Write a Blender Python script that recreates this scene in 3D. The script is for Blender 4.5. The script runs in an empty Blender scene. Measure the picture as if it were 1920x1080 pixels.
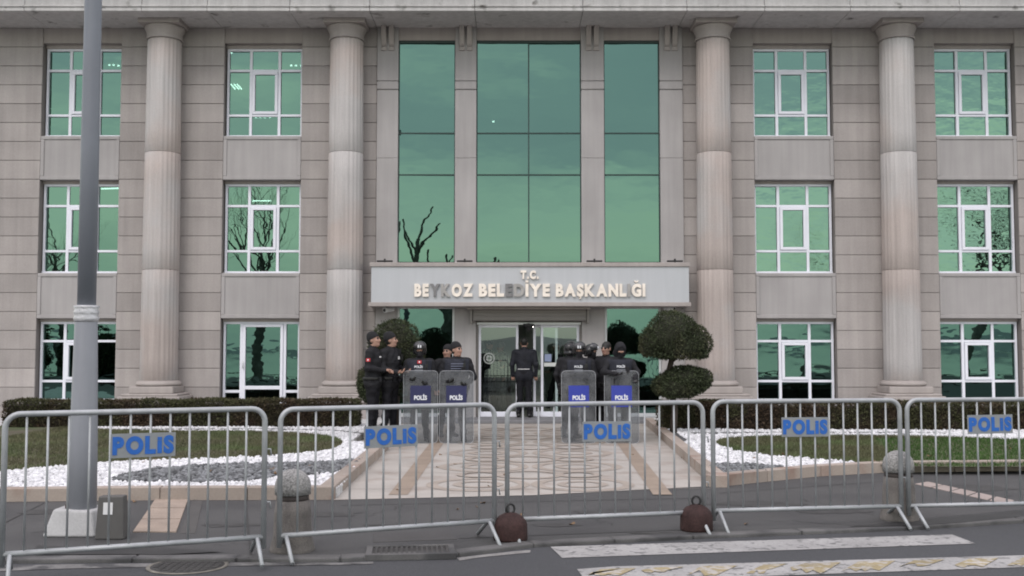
import bpy, bmesh, math, random
import numpy as np
from mathutils import Vector, Matrix, Euler

# ------------------------------------------------------------------ camera, world, sun, exposure
SC = bpy.context.scene
COL = SC.collection
PITCH = math.atan(0.055)
CAMZ = 1.62
cam = bpy.data.objects.new('camera', bpy.data.cameras.new('camera'))
COL.objects.link(cam)
cam.location = (0, 0, CAMZ)
cam.rotation_euler = (math.radians(90) + PITCH, 0, 0)
cam.data.lens = 37.5
cam.data.sensor_width = 36
cam.data.clip_start = 0.05
cam.data.clip_end = 6000
SC.camera = cam

SUN_EL, SUN_AZ = math.radians(48), math.radians(200)      # behind the camera, a little to the left
W = bpy.data.worlds.new('World'); SC.world = W; W.use_nodes = True
nt = W.node_tree; nt.nodes.clear()
def N(t, typ, **kw):
    n = t.nodes.new(typ)
    for k, v in kw.items():
        if k in n.inputs.keys() if isinstance(k, str) else False: n.inputs[k].default_value = v
        else: setattr(n, k, v)
    return n
def L(t, a, b): t.links.new(a, b)
sky = N(nt, 'ShaderNodeTexSky', sky_type='NISHITA', sun_disc=False)
sky.sun_elevation = SUN_EL; sky.sun_rotation = SUN_AZ; sky.air_density = 1.5; sky.dust_density = 4
tc = N(nt, 'ShaderNodeTexCoord')
mp = N(nt, 'ShaderNodeMapping'); mp.inputs['Scale'].default_value = (1.0, 1.0, 4.0)
ns = N(nt, 'ShaderNodeTexNoise'); ns.inputs['Scale'].default_value = 2.2; ns.inputs['Detail'].default_value = 6; ns.inputs['Roughness'].default_value = 0.55
sep = N(nt, 'ShaderNodeSeparateXYZ')
L(nt, tc.outputs['Generated'], mp.inputs['Vector']); L(nt, mp.outputs[0], ns.inputs['Vector']); L(nt, tc.outputs['Generated'], sep.inputs[0])
# cloud deck: brighter towards the horizon, darker overhead, patchy
add = N(nt, 'ShaderNodeMath', operation='MULTIPLY_ADD'); add.inputs[1].default_value = 0.46; 
L(nt, ns.outputs['Fac'], add.inputs[0]); L(nt, sep.outputs['Z'], add.inputs[2])
rp = N(nt, 'ShaderNodeValToRGB')
e = rp.color_ramp.elements
e[0].position = 0.0; e[0].color = (0.55, 0.58, 0.55, 1)
e[1].position = 1.0; e[1].color = (0.78, 0.74, 0.79, 1)
for p, c in ((0.24, (0.70, 0.76, 0.66, 1)), (0.32, (0.92, 0.96, 0.80, 1)), (0.385, (0.86, 0.90, 0.80, 1)), (0.455, (0.54, 0.58, 0.62, 1)), (0.56, (0.47, 0.50, 0.56, 1)), (0.74, (0.66, 0.64, 0.68, 1))):
    q = e.new(p); q.color = c
L(nt, add.outputs[0], rp.inputs[0])
sc_ = N(nt, 'ShaderNodeVectorMath', operation='SCALE'); sc_.inputs['Scale'].default_value = 16.0
L(nt, rp.outputs[0], sc_.inputs[0])
mx = N(nt, 'ShaderNodeMixRGB'); mx.inputs[0].default_value = 0.88
L(nt, sky.outputs[0], mx.inputs[1]); L(nt, sc_.outputs[0], mx.inputs[2])
bg = N(nt, 'ShaderNodeBackground'); bg.inputs['Strength'].default_value = 0.115
wo = N(nt, 'ShaderNodeOutputWorld')
L(nt, mx.outputs[0], bg.inputs[0]); L(nt, bg.outputs[0], wo.inputs[0])

sun = bpy.data.objects.new('sun', bpy.data.lights.new('sun', 'SUN'))
COL.objects.link(sun)
sun.data.energy = 1.0; sun.data.angle = math.radians(28); sun.data.color = (1.0, 0.96, 0.92)
sd = Vector((math.sin(SUN_AZ) * math.cos(SUN_EL), math.cos(SUN_AZ) * math.cos(SUN_EL), math.sin(SUN_EL)))
sun.rotation_euler = sd.to_track_quat('Z', 'Y').to_euler(); sun.location = (0, -5, 40)

SC.view_settings.view_transform = 'Standard'; SC.view_settings.look = 'None'
SC.view_settings.exposure = 0.2; SC.view_settings.gamma = 1.0
SC.cycles.max_bounces = 8; SC.cycles.transparent_max_bounces = 16
SC.cycles.use_denoising = True
SC.cycles.filter_width = 1.9

# ------------------------------------------------------------------ helpers
R = random.Random(5)
NR = np.random.RandomState(7)
cp, sp = math.cos(PITCH), math.sin(PITCH)
def at(px, py, Y):
    """point of the vertical plane at distance Y that the photograph shows at (px, py) of 1920x1080"""
    u, v = (px - 960) / 2000, (540 - py) / 2000
    k = Y / (cp - v * sp)
    return (u * k, Y, CAMZ + (sp + v * cp) * k)
def gnd(px, py, z=0.0):
    u, v = (px - 960) / 2000, (540 - py) / 2000
    k = (z - CAMZ) / (sp + v * cp)
    return (u * k, (cp - v * sp) * k)

def mat(name, col, rough=0.7, var=0.0, scale=3.0, fine=0.0, fscale=60.0, bump=0.0, bscale=40.0, metal=0.0, tone=0.0, streak=0.0, col2=None, c2scale=1.0, c2edge=(0.45, 0.6), spec=0.5, bdist=0.01):
    m = bpy.data.materials.new(name); m.use_nodes = True
    t = m.node_tree; b = t.nodes['Principled BSDF']
    b.inputs['Roughness'].default_value = rough; b.inputs['Metallic'].default_value = metal
    b.inputs['Specular IOR Level'].default_value = spec
    b.inputs['Base Color'].default_value = (*col, 1)
    geo = N(t, 'ShaderNodeNewGeometry')
    cur = None
    def rgb():
        n = N(t, 'ShaderNodeRGB'); n.outputs[0].default_value = (*col, 1); return n.outputs[0]
    def noise(s, det=5, vec=None):
        n = N(t, 'ShaderNodeTexNoise'); n.inputs['Scale'].default_value = s; n.inputs['Detail'].default_value = det
        L(t, vec or geo.outputs['Position'], n.inputs['Vector']); return n.outputs['Fac']
    def mul(cur, fac, amount):
        mr = N(t, 'ShaderNodeMapRange'); mr.inputs['From Min'].default_value = 0.3; mr.inputs['From Max'].default_value = 0.7
        mr.inputs['To Min'].default_value = 1 - amount; mr.inputs['To Max'].default_value = 1 + amount
        L(t, fac, mr.inputs['Value'])
        v = N(t, 'ShaderNodeVectorMath', operation='SCALE'); L(t, cur, v.inputs[0]); L(t, mr.outputs[0], v.inputs['Scale']); return v.outputs[0]
    if col2 or var or fine or tone or streak: cur = rgb()
    if col2:
        mr = N(t, 'ShaderNodeMapRange'); mr.inputs['From Min'].default_value = c2edge[0]; mr.inputs['From Max'].default_value = c2edge[1]
        L(t, noise(c2scale, 6), mr.inputs['Value'])
        mi = N(t, 'ShaderNodeMixRGB'); mi.inputs[2].default_value = (*col2, 1)
        L(t, mr.outputs[0], mi.inputs[0]); L(t, cur, mi.inputs[1]); cur = mi.outputs[0]
    if var: cur = mul(cur, noise(scale), var)
    if fine: cur = mul(cur, noise(fscale, 3), fine)
    if streak:
        mpn = N(t, 'ShaderNodeMapping'); mpn.inputs['Scale'].default_value = (9, 9, 0.5); L(t, geo.outputs['Position'], mpn.inputs[0])
        cur = mul(cur, noise(1.0, 4, mpn.outputs[0]), streak)
    if tone:
        a = N(t, 'ShaderNodeAttribute', attribute_name='tone')
        mr = N(t, 'ShaderNodeMapRange'); mr.inputs['To Min'].default_value = 1 - tone; mr.inputs['To Max'].default_value = 1 + tone
        L(t, a.outputs['Fac'], mr.inputs['Value'])
        v = N(t, 'ShaderNodeVectorMath', operation='SCALE'); L(t, cur, v.inputs[0]); L(t, mr.outputs[0], v.inputs['Scale']); cur = v.outputs[0]
    if cur is not None: L(t, cur, b.inputs['Base Color'])
    if bump:
        bn = N(t, 'ShaderNodeBump'); bn.inputs['Strength'].default_value = bump; bn.inputs['Distance'].default_value = bdist
        L(t, noise(bscale, 4), bn.inputs['Height']); L(t, bn.outputs[0], b.inputs['Normal'])
    return m

def coated_glass(name, tint, inside, fac, wave=0.0, wscale=2.0):
    m = bpy.data.materials.new(name); m.use_nodes = True
    t = m.node_tree; t.nodes.clear()
    g = N(t, 'ShaderNodeBsdfGlossy'); g.inputs['Color'].default_value = (*tint, 1); g.inputs['Roughness'].default_value = 0.0
    tr = N(t, 'ShaderNodeBsdfTransparent'); tr.inputs['Color'].default_value = (*inside, 1)
    x = N(t, 'ShaderNodeMixShader'); x.inputs[0].default_value = fac
    L(t, tr.outputs[0], x.inputs[1]); L(t, g.outputs[0], x.inputs[2])
    o = N(t, 'ShaderNodeOutputMaterial'); L(t, x.outputs[0], o.inputs[0])
    if wave:
        geo = N(t, 'ShaderNodeNewGeometry'); n = N(t, 'ShaderNodeTexNoise'); n.inputs['Scale'].default_value = wscale; n.inputs['Detail'].default_value = 2
        mpn = N(t, 'ShaderNodeMapping'); mpn.inputs['Scale'].default_value = (1, 1, 2.0); L(t, geo.outputs['Position'], mpn.inputs[0])
        L(t, mpn.outputs[0], n.inputs['Vector'])
        bn = N(t, 'ShaderNodeBump'); bn.inputs['Strength'].default_value = 1.0; bn.inputs['Distance'].default_value = wave
        L(t, n.outputs['Fac'], bn.inputs['Height']); L(t, bn.outputs[0], g.inputs['Normal'])
    return m

def emis(name, col, s):
    m = bpy.data.materials.new(name); m.use_nodes = True
    t = m.node_tree; t.nodes.clear()
    g = N(t, 'ShaderNodeEmission'); g.inputs[0].default_value = (*col, 1); g.inputs[1].default_value = s
    o = N(t, 'ShaderNodeOutputMaterial'); L(t, g.outputs[0], o.inputs[0]); return m

class MB:
    def __init__(s): s.v = []; s.f = []; s.t = []; s.smooth = []
    def add(s, vs, fs, tone=None, smooth=False):
        o = len(s.v); s.v += [tuple(p) for p in vs]; s.f += [tuple(i + o for i in f) for f in fs]
        tn = 0.5 if tone is None else tone
        s.t += [tn] * len(vs); s.smooth += [smooth] * len(fs); return s
    def box(s, x0, x1, y0, y1, z0, z1, tone=None):
        if x0 > x1: x0, x1 = x1, x0
        return s.add([(x0, y0, z0), (x1, y0, z0), (x1, y1, z0), (x0, y1, z0), (x0, y0, z1), (x1, y0, z1), (x1, y1, z1), (x0, y1, z1)],
                     [(0, 3, 2, 1), (4, 5, 6, 7), (0, 1, 5, 4), (1, 2, 6, 5), (2, 3, 7, 6), (3, 0, 4, 7)], tone)
    def tube(s, pts, r, n=8, smooth=True, cap=True, tone=None):
        pts = [Vector(p) for p in pts]; rs = r if isinstance(r, (list, tuple)) else [r] * len(pts)
        vs = []; fs = []; prev = None
        for i, p in enumerate(pts):
            d = (pts[min(i + 1, len(pts) - 1)] - pts[max(i - 1, 0)]).normalized()
            if prev is None:
                a = d.orthogonal().normalized()
            else:
                a = (prev - d * prev.dot(d)).normalized()
            prev = a; b = d.cross(a)
            for k in range(n):
                w = 2 * math.pi * k / n; vs.append(p + (a * math.cos(w) + b * math.sin(w)) * rs[i])
        for i in range(len(pts) - 1):
            for k in range(n): fs.append((i * n + k, i * n + (k + 1) % n, (i + 1) * n + (k + 1) % n, (i + 1) * n + k))
        s.add(vs, fs, tone, smooth)
        if cap:
            o = len(s.v) - len(vs); s.f.append(tuple(o + k for k in reversed(range(n)))); s.f.append(tuple(o + (len(pts) - 1) * n + k for k in range(n))); s.smooth += [False, False]
        return s
    def lathe(s, prof, cx=0, cy=0, n=24, flute=0.0, flutes=20, smooth=True, tone=None, cap=True):
        vs = []; fs = []
        for (r, z) in prof:
            for k in range(n):
                w = 2 * math.pi * k / n
                rr = r * (1 - flute * (1 - abs(math.cos(w * flutes / 2))) ** 1.0) if flute else r
                vs.append((cx + rr * math.cos(w), cy + rr * math.sin(w), z))
        for i in range(len(prof) - 1):
            for k in range(n): fs.append((i * n + k, i * n + (k + 1) % n, (i + 1) * n + (k + 1) % n, (i + 1) * n + k))
        s.add(vs, fs, tone, smooth)
        if cap:
            o = len(s.v) - len(vs); s.f.append(tuple(o + k for k in reversed(range(n)))); s.f.append(tuple(o + (len(prof) - 1) * n + k for k in range(n))); s.smooth += [False, False]
        return s
    def prism(s, poly, z0, z1, tone=None):
        """polygon (counter-clockwise from above) extruded upwards"""
        a = sum(poly[i][0] * poly[(i + 1) % len(poly)][1] - poly[(i + 1) % len(poly)][0] * poly[i][1] for i in range(len(poly)))
        if a < 0: poly = poly[::-1]
        n = len(poly); vs = [(x, y, z0) for x, y in poly] + [(x, y, z1) for x, y in poly]
        fs = [tuple(reversed(range(n))), tuple(range(n, 2 * n))] + [(i, (i + 1) % n, n + (i + 1) % n, n + i) for i in range(n)]
        return s.add(vs, fs, tone)
    def sheet(s, poly, z, tone=None):
        a = sum(poly[i][0] * poly[(i + 1) % len(poly)][1] - poly[(i + 1) % len(poly)][0] * poly[i][1] for i in range(len(poly)))
        if a < 0: poly = poly[::-1]
        return s.add([(x, y, z) for x, y in poly], [tuple(range(len(poly)))], tone)
    def build(s, name, m, parent=None, bevel=0.0, segs=2):
        me = bpy.data.meshes.new(name); me.from_pydata(s.v, [], s.f)
        me.polygons.foreach_set('use_smooth', np.array(s.smooth, dtype=bool))
        at_ = me.attributes.new('tone', 'FLOAT', 'POINT'); at_.data.foreach_set('value', np.array(s.t, dtype=np.float32))
        if m is not None: me.materials.append(m)
        me.update()
        o = link(name, me, parent)
        if bevel:
            bv = o.modifiers.new('bevel', 'BEVEL'); bv.width = bevel; bv.segments = segs; bv.limit_method = 'ANGLE'; bv.angle_limit = math.radians(40)
        return o

def link(name, me, parent=None):
    o = bpy.data.objects.new(name, me); COL.objects.link(o)
    if parent is not None:
        o.parent = parent
        if parent.get('_world'): o.matrix_parent_inverse = Matrix.Translation(-parent.location)
    return o
def np_mesh(name, v, f, m, parent=None, tone=None, smooth=False):
    v = np.asarray(v, np.float32); f = np.asarray(f, np.int32); k = f.shape[1]
    me = bpy.data.meshes.new(name); me.vertices.add(len(v)); me.vertices.foreach_set('co', v.ravel())
    me.loops.add(f.size); me.loops.foreach_set('vertex_index', f.ravel())
    me.polygons.add(len(f)); me.polygons.foreach_set('loop_start', np.arange(0, f.size, k, dtype=np.int32))
    me.polygons.foreach_set('use_smooth', np.full(len(f), smooth))
    if tone is not None:
        a = me.attributes.new('tone', 'FLOAT', 'POINT'); a.data.foreach_set('value', np.asarray(tone, np.float32))
    me.materials.append(m); me.update(calc_edges=True); me.validate()
    return link(name, me, parent)
def tag(o, label, cat, group=None, kind=None):
    o['label'] = label; o['category'] = cat
    if group: o['group'] = group
    if kind: o['kind'] = kind
    return o
def struct(o, label=None):
    o['kind'] = 'structure'
    if label: o['label'] = label
    return o
def thing(name, loc, label, cat, group=None, rz=0.0, world=False):
    o = bpy.data.objects.new(name, None); COL.objects.link(o); o.location = loc; o.rotation_euler = (0, 0, rz); o.empty_display_size = 0.2
    if world: o['_world'] = 1            # children are given in world coordinates
    return tag(o, label, cat, group)
def copy_tree(o, parent=None):
    c = o.copy(); COL.objects.link(c)
    if parent is not None: c.parent = parent
    for ch in list(o.children): copy_tree(ch, c)
    return c
def glyph(txt, size=1.0, bold=0.02, depth=0.01):
    cu = bpy.data.curves.new('glyph', 'FONT'); cu.body = txt; cu.size = 1; cu.offset = bold; cu.extrude = depth / size / 2; cu.resolution_u = 4
    o = bpy.data.objects.new('glyph', cu); COL.objects.link(o)
    bpy.context.view_layer.update()
    me = bpy.data.meshes.new_from_object(o.evaluated_get(bpy.context.evaluated_depsgraph_get()))
    bpy.data.objects.remove(o); bpy.data.curves.remove(cu)
    n = len(me.vertices); a = np.empty(n * 3, np.float32); me.vertices.foreach_get('co', a); a = a.reshape(-1, 3) * size
    return me, a
def place_text(name, parts, parent):
    """parts: (mesh, coords) in the xy plane; stood upright facing -Y"""
    me, a = parts
    b = np.stack([a[:, 0], -a[:, 2], a[:, 1]], 1)
    me.vertices.foreach_set('co', b.astype(np.float32).ravel()); me.update()
    me.name = name
    return link(name, me, parent)
def inside(poly, x, y):
    c = np.zeros(x.shape, bool); n = len(poly)
    for i in range(n):
        x0, y0 = poly[i]; x1, y1 = poly[(i + 1) % n]
        if y0 == y1: continue
        c ^= ((y0 > y) != (y1 > y)) & (x < (x1 - x0) * (y - y0) / (y1 - y0) + x0)
    return c
def smooth_poly(pts, it=2):
    for _ in range(it):
        q = []
        for i in range(len(pts)):
            a, b = pts[i], pts[(i + 1) % len(pts)]
            q += [(a[0] * .75 + b[0] * .25, a[1] * .75 + b[1] * .25), (a[0] * .25 + b[0] * .75, a[1] * .25 + b[1] * .75)]
        pts = q
    return pts

# ------------------------------------------------------------------ materials
M_block = mat('limestone blocks', (.350, .320, .308), .8, .09, 1.1, .05, 45, .15, 90, tone=.12, streak=.07, spec=.3)
M_wall = mat('limestone backing', (.24, .218, .208), .85, .06, 2, spec=.3)
M_panel = mat('limestone panels', (.360, .342, .340), .8, .09, 0.9, .04, 60, streak=.06, spec=.3)
M_trim = mat('limestone trim', (.36, .325, .310), .8, .06, 1.5, .04, 60, streak=.06, spec=.3)
M_col = mat('column stone', (.445, .425, .420), .8, .07, 1.1, .05, 40, .1, 60, streak=.10, spec=.3, tone=.07, col2=(.405, .352, .330), c2scale=.55, c2edge=(.44, .60))
M_corn = mat('cornice stone', (.54, .525, .52), .85, .08, 1.2, .05, 50, streak=.10, spec=.3, col2=(.16, .15, .14), c2scale=3.0, c2edge=(.62, .75))
M_pvc = mat('white frame profile', (.76, .77, .84), .45, .03, 3)
M_alu = mat('aluminium profile', (.62, .64, .65), .4, .03, 3, metal=.2)
M_dark = mat('dark mullion', (.012, .035, .032), .4)
M_room = mat('dark room', (.10, .11, .105), .9)
M_lobby = mat('lobby plaster', (.60, .64, .60), .8, .04, 1)
M_lobfl = mat('lobby floor', (.30, .30, .27), .35)
M_glass = coated_glass('green mirror glass', (.130, .232, .196), (.16, .28, .25), .80, .0016, 1.1)
M_glassw = coated_glass('green wavy mirror glass', (.160, .275, .228), (.16, .28, .25), .82, .006, 2.2)
M_glassd = coated_glass('ground floor green glass', (.105, .195, .172), (.14, .24, .21), .76, .002, 1.5)
M_clear = coated_glass('clear door glass', (.75, .85, .80), (.78, .86, .82), .16)
M_lamp = emis('lamp glow', (1, .97, .9), 14)
M_fill = emis('lobby fill glow', (1, .98, .94), 14.0)  # glow of the added lobby fill panels
M_sign = mat('white sign panel', (.455, .468, .490), .5, .03, .8, streak=.03)
M_gold = mat('worn gilt metal', (.84, .76, .68), .42, .10, 9, metal=.15)
M_grey = mat('letter metal with dark reflection', (.20, .195, .20), .45, .15, 9, metal=.35)  # reflection of dark trees painted into the colour of some letters
M_dull = mat('letter metal with dim reflection', (.36, .345, .335), .45, .15, 9, metal=.3)  # weaker dark reflection, likewise put into the letter colour
M_shut = mat('taupe shutter metal', (.20, .185, .172), .55, .04, 2)
M_black = mat('black plastic', (.012, .012, .013), .5)
M_whitep = mat('white plastic', (.62, .62, .63), .4)
M_steel = mat('galvanised steel', (.34, .355, .37), .5, .14, 7, .06, 120, metal=.35)
M_plate = mat('grey sign plate', (.22, .235, .25), .45, .06, 12)
M_blue = mat('blue lettering', (.014, .110, .42), .5, .10, 30)
M_navy = mat('navy shield label', (.012, .014, .07), .45)
M_bright = mat('bright blue shield label', (.02, .035, .30), .45)
M_white = mat('white lettering', (.72, .74, .78), .5)
M_asph = mat('pavement asphalt', (.057, .0565, .057), .75, .10, 1.3, .30, 90, .5, 120, col2=(.045, .0445, .046), c2scale=.8, c2edge=(.46, .62))
M_road = mat('road asphalt', (.047, .049, .054), .8, .10, .7, .28, 90, .5, 120)
M_paint = mat('worn white paint', (.30, .295, .292), .75, .18, 2.2, .14, 60, col2=(.12, .12, .12), c2scale=16, c2edge=(.55, .66))
M_yell = mat('worn yellow paint', (.27, .222, .125), .75, .2, 3, .14, 60, col2=(.36, .34, .31), c2scale=14, c2edge=(.48, .60))
M_walk = mat('beige walkway stone', (.375, .350, .322), .65, .09, 1.2, .07, 60, col2=(.31, .27, .24), c2scale=2.0, c2edge=(.50, .66))
M_walkd = mat('brown walkway inlay', (.27, .215, .17), .65, .10, 3, .08, 60)
M_walkg = mat('grey brown walkway inlay', (.315, .272, .235), .65, .12, 3, .08, 60)
M_kerb = mat('travertine kerb', (.31, .262, .228), .75, .08, 2, .06, 50, .2, 60, tone=.12, col2=(.24, .17, .14), c2scale=2.5, c2edge=(.55, .70))
M_kerbg = mat('grey worn kerb', (.100, .098, .098), .85, .25, 2.5, .12, 90, tone=.12, col2=(.05, .05, .052), c2scale=2.2, c2edge=(.48, .6))
M_conc = mat('white concrete', (.40, .40, .405), .8, .08, 4, .06, 60, .3, 50)
M_tile = mat('beige tactile paving', (.29, .232, .19), .8, .14, 4, .12, 60, .4, 90, tone=.08)
M_granite = mat('speckled granite', (.25, .245, .24), .8, .10, 4, .55, 75, .3, 110)
M_granited = mat('dark granite groove', (.07, .058, .055), .8, .1, 4)
M_rust = mat('dark red rusty iron', (.038, .020, .019), .75, .3, 12, .25, 60, .3, 60, spec=.25)
M_pole = mat('grey painted steel pole', (.165, .178, .205), .5, .05, 3, streak=.05)
M_tape = mat('silver tape wrap', (.50, .50, .52), .35, .12, 14, metal=.2, bump=.8, bscale=40)
M_cabin = mat('grey box paint', (.085, .082, .08), .6, .1, 6)
M_soil = mat('bare soil turf', (.085, .075, .050), .95, .2, 2.0, .2, 60, .5, 60, col2=(.06, .085, .03), c2scale=.7, c2edge=(.48, .62))
M_soilg = mat('green turf', (.040, .075, .022), .95, .2, 2.0, .2, 60, .5, 60)
M_grass = mat('dry lawn blades', (.105, .105, .058), .8, .25, 1.1, tone=.35, col2=(.080, .105, .045), c2scale=.55, c2edge=(.45, .62), spec=.2)
M_grassg = mat('fresh lawn blades', (.045, .095, .022), .8, .2, 1.1, tone=.35, spec=.2)
M_wbase = mat('white pebble bed', (.52, .52, .52), .85, .2, 9, .2, 60, .6, 30, bdist=.03)
M_peb = mat('white marble pebbles', (.60, .60, .62), .6, tone=.22)
M_gbase = mat('dark gravel bed', (.07, .072, .076), .85, .2, 9, .2, 60, .6, 30, bdist=.03)
M_gpeb = mat('dark grey gravel stones', (.135, .14, .148), .7, tone=.65)
M_hedge = mat('olive hedge leaves', (.060, .062, .030), .7, .2, 1.5, tone=.5, col2=(.070, .048, .032), c2scale=1.6, c2edge=(.48, .62), spec=.25)
M_topi = mat('cypress foliage', (.044, .056, .028), .7, .25, 3, tone=.55, col2=(.064, .062, .032), c2scale=2.2, c2edge=(.52, .68), spec=.25)
M_bark = mat('brown bark', (.055, .042, .034), .9, .2, 8, bump=.6, bscale=30)
M_barkg = mat('plane tree bark', (.17, .16, .14), .9, .3, 3, bump=.6, bscale=20)
M_jack = mat('black uniform cloth', (.013, .013, .016), .78, .25, 9, bump=.5, bscale=26, bdist=.02, spec=.3)
M_jackb = mat('dark navy jacket cloth', (.013, .014, .020), .75, .25, 9, bump=.5, bscale=26, bdist=.02, spec=.3)
M_vest = mat('dark grey blue vest cloth', (.024, .026, .036), .8, .25, 12, bump=.5, bscale=40, bdist=.02, spec=.25)
M_trou = mat('black trousers cloth', (.009, .009, .012), .82, .25, 9, bump=.5, bscale=22, bdist=.02, spec=.25)
M_greyc = mat('grey coat cloth', (.10, .10, .095), .85, .2, 9)
M_boot = mat('black boot leather', (.008, .008, .008), .4)
M_skin = mat('skin', (.35, .205, .155), .55, .06, 20)
M_hair = mat('dark hair', (.010, .009, .008), .6, .2, 40)
M_hairl = mat('light grey hair', (.22, .19, .16), .6, .2, 40)
M_helm = mat('black helmet shell', (.012, .012, .014), .25)
M_lens = mat('eye dark', (.01, .008, .008), .2)
M_lip = mat('lips', (.26, .11, .09), .5)
M_red = mat('red badge', (.42, .02, .03), .6)
M_grill = mat('iron grate', (.045, .043, .042), .7, .2, 20)
M_pvcd = mat('interior white stripe', (.6, .62, .6), .6)

# ------------------------------------------------------------------ ground
EDGE = [gnd(*p) for p in ((-60, 1050), (0, 1049), (250, 1047), (640, 1046), (860, 1037), (1000, 1019), (1300, 1004), (1700, 988), (1920, 974), (2000, 969))]
x0, y0 = EDGE[0]; x1, y1 = EDGE[-1]
k0, k1 = .10, .27
EDGE_FULL = [(-120, y0 - k0 * (x0 + 120))] + EDGE + [(120, y1 + k1 * (120 - x1))]
RZ = -0.03
mb = MB(); mb.sheet([(-3000, -3000), (3000, -3000), (3000, 3000), (-3000, 3000)], -2.6); struct(mb.build('ground', mat('distant earth', (.10, .10, .09), .9, .2, .05)))
mb = MB(); mb.prism([(-120, -2.6), (120, -2.6)] + [(120, EDGE_FULL[-1][1] - .02)] + EDGE_FULL[::-1][1:-1] + [(-120, EDGE_FULL[0][1] - .02)], -0.5, RZ); struct(mb.build('road', M_road))
back = [(-120, 60), (120, 60)]
mb = MB(); mb.prism(EDGE_FULL + [(120, 60), (-120, 60)], -0.45, 0.0); struct(mb.build('pavement', M_asph))
# kerb stones along the road edge, flush with the pavement and worn
mb = MB()
for i in range(1, len(EDGE_FULL) - 2):
    a, b = Vector(EDGE_FULL[i]), Vector(EDGE_FULL[i + 1]); d = (b - a); n = max(1, int(d.length / .7))
    nrm = Vector((d.y, -d.x)).normalized()
    for j in range(n):
        p, q = a + d * (j / n), a + d * ((j + 1) / n - .008)
        mb.prism([tuple(p - nrm * .13), tuple(q - nrm * .13), tuple(q + nrm * .015), tuple(p + nrm * .015)], -.2, .004 + R.uniform(-.002, .002), R.random())
struct(mb.build('kerb', M_kerbg, bevel=.012))
# gutter line of worn white paint, road markings
def stripe(name, pts, z, m):
    mb = MB(); mb.sheet([gnd(x, y, z) for x, y in pts], z); return struct(mb.build(name, m))
stripe('gutter_line', [(-60, 1062), (120, 1058), (300, 1056), (480, 1054), (640, 1055), (700, 1053), (700, 1057), (640, 1059), (420, 1061), (240, 1064), (120, 1066), (-60, 1073)], RZ + .004, mat('dull gutter line', (.15, .147, .145), .8, .25, 6, .2, 60, col2=(.055, .055, .057), c2scale=5, c2edge=(.45, .58)))
stripe('gutter_line', [(856, 1046), (905, 1040), (960, 1034), (995, 1031), (994, 1036), (950, 1040), (900, 1045), (862, 1051)], RZ + .004, mat('pale gutter line', (.20, .195, .19), .8, .2, 6, .2, 60))
mbp = mat('dark asphalt strip', (.022, .022, .023), .55, .3, 4, .15, 120)  # darker asphalt tone for the strips along the kerb line
mb = MB(); mb.sheet([gnd(x, y, .0085) for x, y in ((70, 1022), (180, 1026), (300, 1026), (420, 1034), (300, 1040), (240, 1039), (60, 1040))], .0085); struct(mb.build('dark_patch', mbp))
mb = MB(); mb.sheet([gnd(x, y, .0065) for x, y in ((1590, 988), (1700, 975), (1800, 966), (1920, 955), (1990, 954), (1990, 964), (1920, 968), (1800, 980), (1690, 986))], .0065); struct(mb.build('dark_patch', mbp))
stripe('crossing_stripe', [(1032, 1025), (1785, 1002), (1830, 1019), (1054, 1046)], RZ + .004, M_paint)
stripe('crossing_stripe', [(1082, 1067), (1150, 1062), (1920, 1041), (2300, 1031), (2330, 1048), (1925, 1063), (1400, 1081), (1100, 1092)], RZ + .004, M_paint)
mb = MB(); xa = 1128
while xa < 2250:
    w = R.uniform(40, 80); ya = 1066 - (xa - 1100) * .0283; hgt = R.uniform(11, 19); n = 6; top = []; bot = []
    for i in range(n + 1):
        f = i / n; top.append((xa + w * f, ya + 1.5 - f * w * .0283)); bot.append((xa + w * f - 26 - R.uniform(0, 8), ya + hgt * R.uniform(.45, 1.15)))
    zz = RZ + .007 + .003 * R.random(); mb.sheet([gnd(x, y, zz) for x, y in top + bot[::-1]], zz); xa += w + R.uniform(30, 52)
struct(mb.build('crossing_yellow_patches', M_yell))
stripe('crossing_stripe', [(1050, 1130), (2300, 1085), (2400, 1110), (1060, 1165)], RZ + .004, M_paint)
# paving slabs: tactile strip and pink strip
def slabs(name, quad, n, m, z=.012):
    mb = MB(); a, b, c, d = [Vector(gnd(*p)) for p in quad]
    for i in range(n):
        f, g = i / n, (i + 1) / n - .02
        p = [a.lerp(d, f), b.lerp(c, f), b.lerp(c, g), a.lerp(d, g)]
        mb.prism([tuple(q) for q in p], -.05, z, R.random())
    return struct(mb.build(name, m, bevel=.004))
slabs('tactile_paving', [(292, 936), (353, 936), (330, 1000), (248, 1000)], 3, M_tile)
slabs('paving_strip', [(1716, 908), (1740, 904), (1905, 940), (1895, 948)], 5, mat('pale pink paving', (.30, .25, .23), .8, .1, 4, .1, 60), .008)
slabs('paving_patch', [(700, 1000), (840, 996), (858, 1012), (700, 1018)], 1, mat('darker asphalt patch', (.055, .053, .053), .8, .1, 4, .15, 120), .005)
slabs('paving_patch', [(380, 940), (362, 936), (336, 1002), (366, 1002)], 1, mat('dark slab', (.065, .062, .06), .8, .1, 4, .15, 120), .005)
def blot(mb, px, py, rx, ry, z, seed):
    r = random.Random(seed); x, y = gnd(px, py); n = 22; ph = [r.uniform(0, 6) for _ in range(4)]
    mb.sheet([(x + rx * (1 + .25 * math.sin(2 * a + ph[0]) + .16 * math.sin(3 * a + ph[1]) + .1 * math.sin(7 * a + ph[2])) * math.cos(a), y + ry * (1 + .25 * math.sin(2 * a + ph[3]) + .15 * math.sin(5 * a + ph[1])) * math.sin(a)) for a in np.linspace(0, 2 * math.pi, n, endpoint=False)], z)
M_grime = mat('grimy asphalt stain', (.040, .039, .039), .8, .3, 6, .2, 120)
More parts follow.
